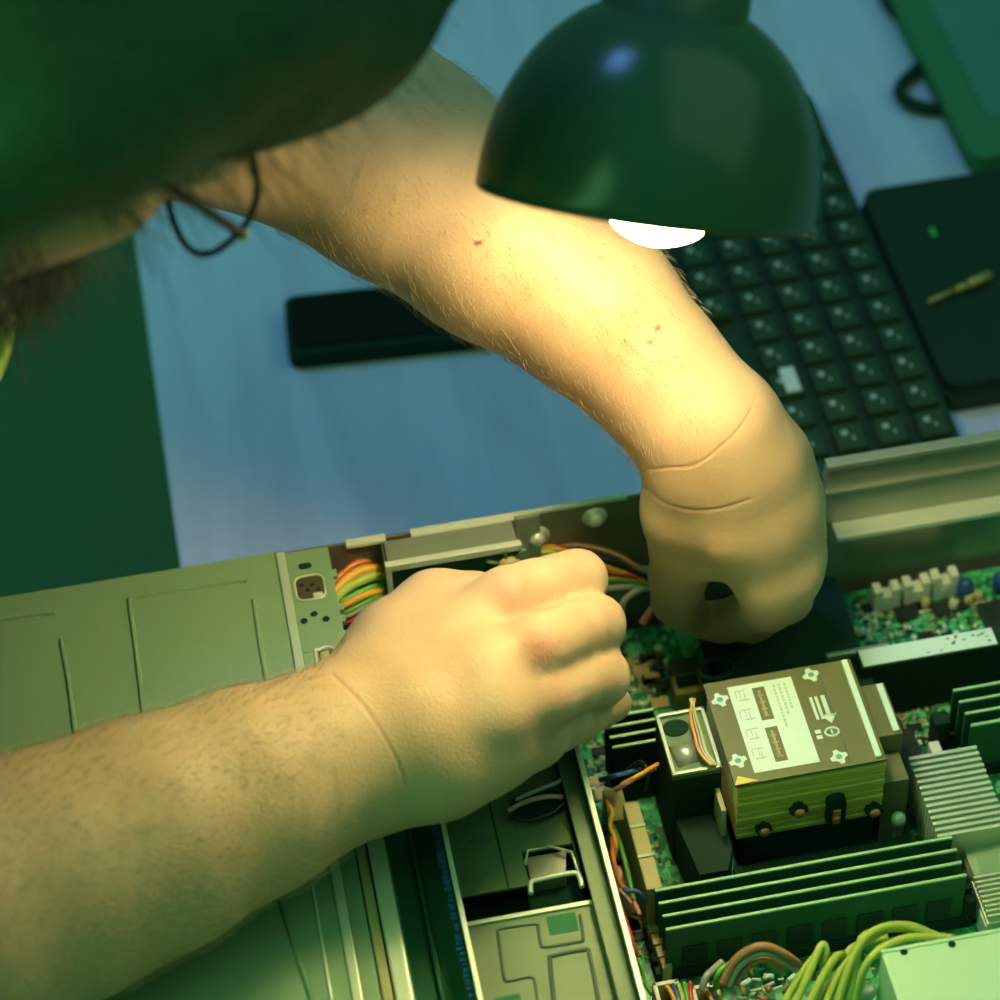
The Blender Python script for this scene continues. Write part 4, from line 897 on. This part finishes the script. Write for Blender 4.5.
# skin-tone patches: knuckles are redder
KN = [(V(515, 590, .160), .010, .8), (V(545, 645, .163), .009, 1.), (V(560, 690, .150), .009, .5), (V(535, 735, .13), .010, .5), (V(790, 588, .138), .012, .3), (V(603, 577, .125), .010, .35), (V(618, 630, .122), .010, .45), (V(625, 680, .112), .010, .3), (V(670, 560, .13), .02, .25), (V(600, 395, .165), .03, .5), (V(540, 370, .175), .03, .4)]
person_pos, person_ix = build(gsets, .0019, 'person')
pr = thing('person', 'person in a dark shirt leaning over the server, both hands reaching into it', 'person', (float(pelvis.x), float(pelvis.y), float(pelvis.z)))
def skin_mat():
    m = bpy.data.materials.new('skin'); m.use_nodes = True; nt = m.node_tree; b = nt.nodes['Principled BSDF']; N_ = nt.nodes.new
    tc = N_('ShaderNodeTexCoord'); ge = N_('ShaderNodeNewGeometry')
    at = N_('ShaderNodeAttribute'); at.attribute_name = 'flush'
    n1 = N_('ShaderNodeTexNoise'); n1.inputs['Scale'].default_value = 45; n1.inputs['Detail'].default_value = 5
    n2 = N_('ShaderNodeTexNoise'); n2.inputs['Scale'].default_value = 900; n2.inputs['Detail'].default_value = 3
    vo = N_('ShaderNodeTexVoronoi'); vo.inputs['Scale'].default_value = 900
    for q in (n1, n2, vo): nt.links.new(tc.outputs['Object'], q.inputs['Vector'])
    mx = N_('ShaderNodeMix'); mx.data_type = 'RGBA'; mx.inputs[6].default_value = (.50, .32, .18, 1); mx.inputs[7].default_value = (.64, .45, .28, 1)
    nt.links.new(n1.outputs['Fac'], mx.inputs[0])
    m2 = N_('ShaderNodeMix'); m2.data_type = 'RGBA'; m2.inputs[7].default_value = (.55, .20, .14, 1); nt.links.new(mx.outputs[2], m2.inputs[6]); nt.links.new(at.outputs['Fac'], m2.inputs[0])
    at2 = N_('ShaderNodeAttribute'); at2.attribute_name = 'mole'
    m3 = N_('ShaderNodeMix'); m3.data_type = 'RGBA'; m3.inputs[7].default_value = (.14, .06, .03, 1); nt.links.new(m2.outputs[2], m3.inputs[6]); nt.links.new(at2.outputs['Fac'], m3.inputs[0])
    nt.links.new(m3.outputs[2], b.inputs['Base Color'])
    b.inputs['Roughness'].default_value = .5; b.inputs['Specular IOR Level'].default_value = .35
    b.inputs['Subsurface Weight'].default_value = .28; b.inputs['Subsurface Radius'].default_value = (1, .35, .2); b.inputs['Subsurface Scale'].default_value = .004
    # creases at the wrists: thin bands where a slanted plane cuts the wrist
    h = N_('ShaderNodeMath'); h.operation = 'ADD'; nt.links.new(n2.outputs['Fac'], h.inputs[0]); nt.links.new(vo.outputs['Distance'], h.inputs[1])
    bp = N_('ShaderNodeBump'); bp.inputs['Strength'].default_value = .2; bp.inputs['Distance'].default_value = .0006; nt.links.new(h.outputs[0], bp.inputs['Height'])
    nt.links.new(bp.outputs[0], b.inputs['Normal'])
    return m
K['skin'] = skin_mat()
pb_ = np_mesh('body', person_pos, person_ix, [K['skin']], pr)
me = pb_.data; co_ = np.empty(len(me.vertices)*3, np.float32); me.vertices.foreach_get('co', co_); W = co_.reshape(-1, 3)+np.array(off(pr))
def attr(nm, val):
    a = me.attributes.new(nm, 'FLOAT', 'POINT'); a.data.foreach_set('value', val.astype(np.float32))
Nn0 = np.empty(len(me.vertices)*3, np.float32); me.vertices.foreach_get('normal', Nn0); Nn0 = Nn0.reshape(-1, 3)
# projection of body points (to lay wrist creases and the moles on the real surface)
mo = np.zeros(len(W)); Mn = np.array(M); q = (W-np.array(CAM))@Mn.T; sx = 500+F*q[:, 0]/-q[:, 2]; sy = 500-F*q[:, 1]/-q[:, 2]
def near_curve(pts, wpx):
    pts = [np.array(P(a, b, .15)) for a, b in pts]
    # world-space curtain through the curve along its own normal plane
    out = np.full(len(W), 9.)
    vd = np.array(FW)
    for a, b in zip(pts[:-1], pts[1:]):
        e = b-a; e_ = e-vd*(e@vd); w_ = W-a; w_ = w_-np.outer(w_@vd, vd); t = np.clip(w_@e_/(e_@e_), 0, 1); out = np.minimum(out, np.linalg.norm(w_-np.outer(t, e_), axis=1))
    return out
creases = (((648, 470), (668, 468), (690, 466), (710, 452), (730, 432), (742, 412)), ((648, 488), (664, 502), (690, 510), (720, 509), (748, 500)), ((336, 672), (350, 684), (366, 702), (384, 732), (398, 764), (404, 790)))
def crease_d():
    o = np.full(len(W), 9.)
    for pts in creases: o = np.minimum(o, near_curve([tuple(map(float, q_)) for q_ in np.array([tuple(v)[:2] for v in spline([(a, b, 0) for a, b in pts], 3)])], 2))
    return o
cd_ = crease_d()
bm = bmesh.new(); bm.from_mesh(me); bm.verts.ensure_lookup_table()
front = Nn0@np.array(FW) < .1
okv = (cd_ < .0035) & (W[:, 2] > .12) & front
es = [e for e in bm.edges if okv[e.verts[0].index] and okv[e.verts[1].index]]
bmesh.ops.subdivide_edges(bm, edges=es, cuts=3, use_grid_fill=True, smooth=0)
for f_ in bm.faces: f_.smooth = True
bm.to_mesh(me); bm.free()
co_ = np.empty(len(me.vertices)*3, np.float32); me.vertices.foreach_get('co', co_); W = co_.reshape(-1, 3)+np.array(off(pr))
Nn0 = np.empty(len(me.vertices)*3, np.float32); me.vertices.foreach_get('normal', Nn0); Nn0 = Nn0.reshape(-1, 3)
cd_ = crease_d(); cr = np.exp(-(cd_/.0006)**2)*(W[:, 2] > .12)*(Nn0@np.array(FW) < .1)
W = W-Nn0*(cr*.0003)[:, None]
me.vertices.foreach_set('co', (W-np.array(off(pr))).astype(np.float32).ravel()); me.update()
fl_ = np.zeros(len(W))
for c, r, s in KN: fl_ = np.maximum(fl_, s*np.exp(-((W-c)**2).sum(1)/(r*r)*1.2))
attr('flush', np.maximum(fl_*.8, cr*.3)); mo = np.zeros(len(W))
q = (W-np.array(CAM))@Mn.T; sx = 500+F*q[:, 0]/-q[:, 2]; sy = 500-F*q[:, 1]/-q[:, 2]
for px, py, z in ((480, 271, .24), (648, 340, .2), (640, 352, .2)):
    dd = near_curve(((px, py), (px+1, py)), 1); mo = np.maximum(mo, (dd < (.0010 if px == 480 else .0007))*1.)
attr('mole', mo*(W[:, 2] > .15))
print('person verts', len(W))
# hair cap
hp = seg([(A(HC+Uv*.036-Fv*.035), .087), (A(HC+Uv*.048+Fv*.018), .079)]) + seg([(A(HC-Uv*.06-Fv*.05), .066), (A(HC+Uv*.02-Fv*.05), .082)])
hp += seg([(A(HC+Rv*.074+Uv*.01-Fv*.018), .026), (A(HC+Rv*.070-Uv*.03-Fv*.012), .026)])+seg([(A(HC+Uv*.058+Fv*.040), .070), (A(HC+Uv*.05+Fv*.01), .073)])+seg([(A(HC-Uv*.13-Fv*.075), .060), (A(HC-Uv*.05-Fv*.05), .070)])
for s in (-1, 1): hp += seg([(A(HC+Rv*s*.052+Uv*.05+Fv*.004), .040), (A(HC+Rv*s*.056+Uv*.012+Fv*.002), .036), (A(HC+Rv*s*.058-Uv*.035-Fv*.012), .033), (A(HC+Rv*s*.045-Uv*.07-Fv*.02), .034)])
def hair_noise(p, d):
    return d+.0020*np.sin(p@np.array(Uv)*90+np.sin(p@np.array(Rv)*210)*2)*np.sin(p@np.array(Rv)*260)
hpos, hix = build([(hp, .02, 0)], .0045, 'hair', hair_noise)
hair = np_mesh('hair', hpos, hix, [K['hair']], pr)
bp_ = seg([(A(HC+Rv*.056-Uv*.045+Fv*.010), .026), (A(HC+Rv*.044-Uv*.078+Fv*.040), .027), (A(HC+Rv*.036-Uv*.100+Fv*.046), .026), (A(HC-Uv*.106+Fv*.058), .026), (A(HC-Rv*.040-Uv*.092+Fv*.040), .024), (A(HC-Rv*.054-Uv*.055+Fv*.020), .022)])
bp_ += seg([(A(HC+Rv*.022-Uv*.066+Fv*.070), .017), (A(HC-Uv*.078+Fv*.080), .017), (A(HC-Rv*.022-Uv*.066+Fv*.070), .017)])
bp_ += seg([(A(HC+Rv*.020-Uv*.045+Fv*.084), .009), (A(HC-Uv*.042+Fv*.094), .009), (A(HC-Rv*.020-Uv*.045+Fv*.084), .009)]) + seg([(A(HC-Uv*.10+Fv*.03), .04), (A(HC-Uv*.13-Fv*.02), .055)])
bpos, bix = build([(bp_, .012, 0)], .003, 'beard', hair_noise)
np_mesh('beard', bpos, bix, [K['hair']], pr)
rr = random.Random(21)
def strands(n, fn, r, nm, m):
    bm = nb()
    for i in range(n):
        pts = fn(rr)
        add_tube(bm, pts, r, 3, smooth=False, taper=r*.25)
    return bm
def hs_fn(r):
    s = r.choice((-1, 1, 1, 1)); t = r.uniform(-.05, 1.0)
    p = HC+Uv*(.085-.09*(1-t))+Fv*(.03+.035*t+r.uniform(-.02, .02))+Rv*s*(.078*math.sqrt(max(0, 1-max(t, 0)**2*.9))*r.uniform(.3, 1))
    dr = (Fv*r.uniform(.5, 1.1)+Uv*r.uniform(-.6, .4)+Rv*s*r.uniform(0, .5)).normalized(); g = Vector((r.uniform(-.3, .3), r.uniform(-.2, .2), -.5))
    l = r.uniform(.010, .026)
    return [p+dr*l*t_+g*l*t_*t_ for t_ in (0, .25, .5, .75, 1)]
bm = strands(700, hs_fn, .00035, 'hair', None); obj('hair_strands', bm, K['hair'], pr)['kind'] = 'stuff'
def bd_fn(r):
    s = r.uniform(-.3, 1.1); v = r.uniform(-.25, 1)
    p = HC-Uv*(.050+.065*v)+Fv*(.066+.022*(1-abs(s)) - .04*abs(s)**2)+Rv*s*(.062-.012*v)
    dr = (Fv*r.uniform(.2, .9)-Uv*r.uniform(.3, 1)+Rv*s*.6+Vector((r.uniform(-.3, .3), r.uniform(-.3, .3), r.uniform(-.4, .2)))).normalized(); l = r.uniform(.016, .034)
    c_ = Vector((r.uniform(-1, 1), r.uniform(-1, 1), r.uniform(-1, 0)))*.3
    return [p+dr*l*t_+c_*l*t_*t_ for t_ in (0, .3, .6, 1)]
obj('beard_strands', strands(4200, bd_fn, .0004, 'beard', None), K['beard'], pr)['kind'] = 'stuff'
# eye and brow (face is turned to the hands)
for s in (-1, 1):
    bm = nb(); bmesh.ops.create_uvsphere(bm, u_segments=20, v_segments=14, radius=.0118, matrix=Matrix.Translation(HC+Rv*s*.032+Fv*.0745+Uv*.0)); e_ = obj('eye', bm, mat('eye_white', (.7, .7, .65), .2), pr, smooth=True)
    bm = nb(); bmesh.ops.create_uvsphere(bm, u_segments=16, v_segments=10, radius=.0058, matrix=Matrix.Translation(HC+Rv*s*.032+Fv*.0815)); obj('iris', bm, mat('iris_brown', (.05, .03, .01), .2), e_, smooth=True)
# shirt: torso and sleeves
sp = seg([(A(shL), .066), (A(shL+(elL-shL)*.45), .060)]) + seg([(A(shR), .066), (A(shR+(elR-shR)*.80), .056)])
sp += seg([(A(shL), .068), (A(chest), .115)]) + seg([(A(shR), .068), (A(chest), .115)]) + seg([(A(chest), .145), (A(pelvis), .157)]) + seg([(A(nb_-Uv*.075), .075), (A(chest), .12)])
spos, six = build([(sp, .03, 0)], .006, 'shirt')
obj_sh = np_mesh('shirt', spos, six, [K['shirt']], pr)
cz = P(-6, 345, .30)
bm = nb(); n = 16
cpts = [P(-30, 290, .335), P(4, 300, .325), P(13, 318, .32), P(8, 352, .31), P(-8, 392, .30), P(-40, 430, .29), P(-150, 400, .30), P(-240, 330, .32), P(-150, 280, .34)]
dn = FW*.003
for off_ in (Vector((0, 0, 0)), dn):
    pass
top_v = [bm.verts.new(p) for p in cpts]; bot_v = [bm.verts.new(p+dn) for p in cpts]
bm.faces.new(top_v); bm.faces.new(bot_v[::-1])
for i in range(len(cpts)): bm.faces.new((top_v[i], bot_v[i], bot_v[(i+1) % len(cpts)], top_v[(i+1) % len(cpts)]))
obj('collar', bm, K['collar'], pr, 'lime green collar')
# cuff of the right sleeve at the left picture edge
c0 = P(-8, 897, .140); c1 = P(-80, 930, .143); axc = (c0-c1).normalized()
bm = add_lathe(nb(), [(.0440, .020), (.0465, .019), (.0475, 0), (.052, -.04), (.056, -.08), (.054, -.08), (.049, -.02), (.0445, .012), (.0440, .020)], c1+axc*.0075, axc, 48)
obj('sleeve_cuff', bm, K['cuff'], pr, 'pale green sleeve edge')
# arm hair
rr = random.Random(4); bm = nb()
Nn = np.empty(len(me.vertices)*3, np.float32); me.vertices.foreach_get('normal', Nn); Nn = Nn.reshape(-1, 3)
selR = np.where((sx > -60) & (sx < 345) & (sy > 640) & (sy < 1000) & (W[:, 2] > .1) & (Nn@np.array(FW) < .35) & (cd_ > .005))[0]
selL = np.where((sx > 270) & (sx < 700) & (sy > 60) & (sy < 470) & (W[:, 2] > .14) & (Nn@np.array(FW) < .35) & (cd_ > .005))[0]
dirR = np.array((P(366, 742, .13)-P(60, 874, .14)).normalized()); dirL = np.array((P(694, 418, .16)-P(400, 168, .222)).normalized())
for sel, dr, n in ((selR, dirR, 2600), (selL, dirL, 1500)):
    for i in range(n):
        j = rr.choice(sel); nrm = Vector(Nn[j].tolist()); p = Vector(W[j].tolist())
        t = (Vector(dr.tolist())*rr.uniform(.3, 1)+Vector((rr.uniform(-.4, .4), rr.uniform(-.6, .2), rr.uniform(-.5, .2)))); t = (t-nrm*t.dot(nrm)).normalized(); l = rr.uniform(.003, .0065)
        add_tube(bm, [p-nrm*.0003, p+t*l*.5+nrm*l*.30, p+t*l+nrm*l*.38], (.00008), 3, smooth=False, taper=.00003)
obj('arm_hair', bm, mat('arm_hair_material', (.50, .36, .18), .4), pr)['kind'] = 'stuff'
# ------------------------------------------------------------------ eyeglasses
gl = thing('eyeglasses', 'thin dark metal eyeglasses hanging forward on the bearded face', 'eyeglasses', HC+Fv*.095)
eyp = HC+Fv*.100-Uv*.004
def lens_pts(c, u, v, rx, ry, n=28): return [c+u*rx*(abs(math.cos(t))**.8*math.copysign(1, math.cos(t)))+v*ry*(abs(math.sin(t))**.8*math.copysign(1, math.sin(t))) for t in [2*math.pi*i/n for i in range(n+1)]]
for s in (1, -1):
    c = eyp+Rv*s*.033-Fv*(0.002)
    v_ = (Uv-Fv*.15).normalized()
    rm = obj('rim', add_tube(nb(), lens_pts(c, Rv, v_, .0215, .0165), .0011, 8, smooth=False), K['glasses'], gl)
    bm = nb(); ps_ = lens_pts(c, Rv, v_, .0207, .0157)[:-1]; f0 = [bm.verts.new(p) for p in ps_]; f1 = [bm.verts.new(p+Fv*.0012) for p in ps_]
    bm.faces.new(f0[::-1]); bm.faces.new(f1)
    for i in range(len(ps_)): bm.faces.new((f0[i], f0[(i+1) % len(ps_)], f1[(i+1) % len(ps_)], f1[i]))
    obj('lens', bm, K['lens'], gl)
    hg = c+Rv*s*.0225+Uv*.004
    obj('hinge', bx(hg.x-.0015, hg.x+.0015, hg.y-.0016, hg.y+.0016, hg.z-.0016, hg.z+.0016, .0006), K['bright'], gl)
    er = HC+Rv*s*.083+Uv*.010-Fv*.012
    obj('temple', add_tube(nb(), [hg, hg+(er-hg)*.5+Rv*s*.003, er, er-Fv*.018-Uv*.012], .0016, 8), K['glasses'], gl)
obj('bridge', add_tube(nb(), [eyp-Rv*.010, eyp+Fv*.003+Uv*.003, eyp+Rv*.010], .0011, 8), K['glasses'], gl)
# ================================================================== LIGHT
w = bpy.data.worlds.new('green_ambient'); bpy.context.scene.world = w; w.use_nodes = True
w.node_tree.nodes['Background'].inputs[0].default_value = (.13, .62, .28, 1); w.node_tree.nodes['Background'].inputs[1].default_value = .22  # green ambient added for the overall tint and to lift the darks
def area(nm, loc, target, size, power, col):
    l = bpy.data.lights.new(nm, 'AREA'); l.energy = power; l.size = size; l.color = col
    o = bpy.data.objects.new(nm, l); C.objects.link(o); o.location = loc
    o.rotation_euler = (Vector(target)-Vector(loc)).to_track_quat('-Z', 'Y').to_euler(); return o
area('window_light', (-.5, .85, 2.3), (0, .15, 0), .5, 14, (.15, .36, .92))
area('green_fill', (-.9, -.35, .75), (-.25, -.25, .05), .9, 8.5, (.30, 1, .38))  # added green fill out of view, brightens the left edge
area('green_fill', (1.3, -.35, 1.9), (.2, -.2, .05), 2.2, 11, (.50, 1, .55))  # added green-white fill out of view, brightens the lower right
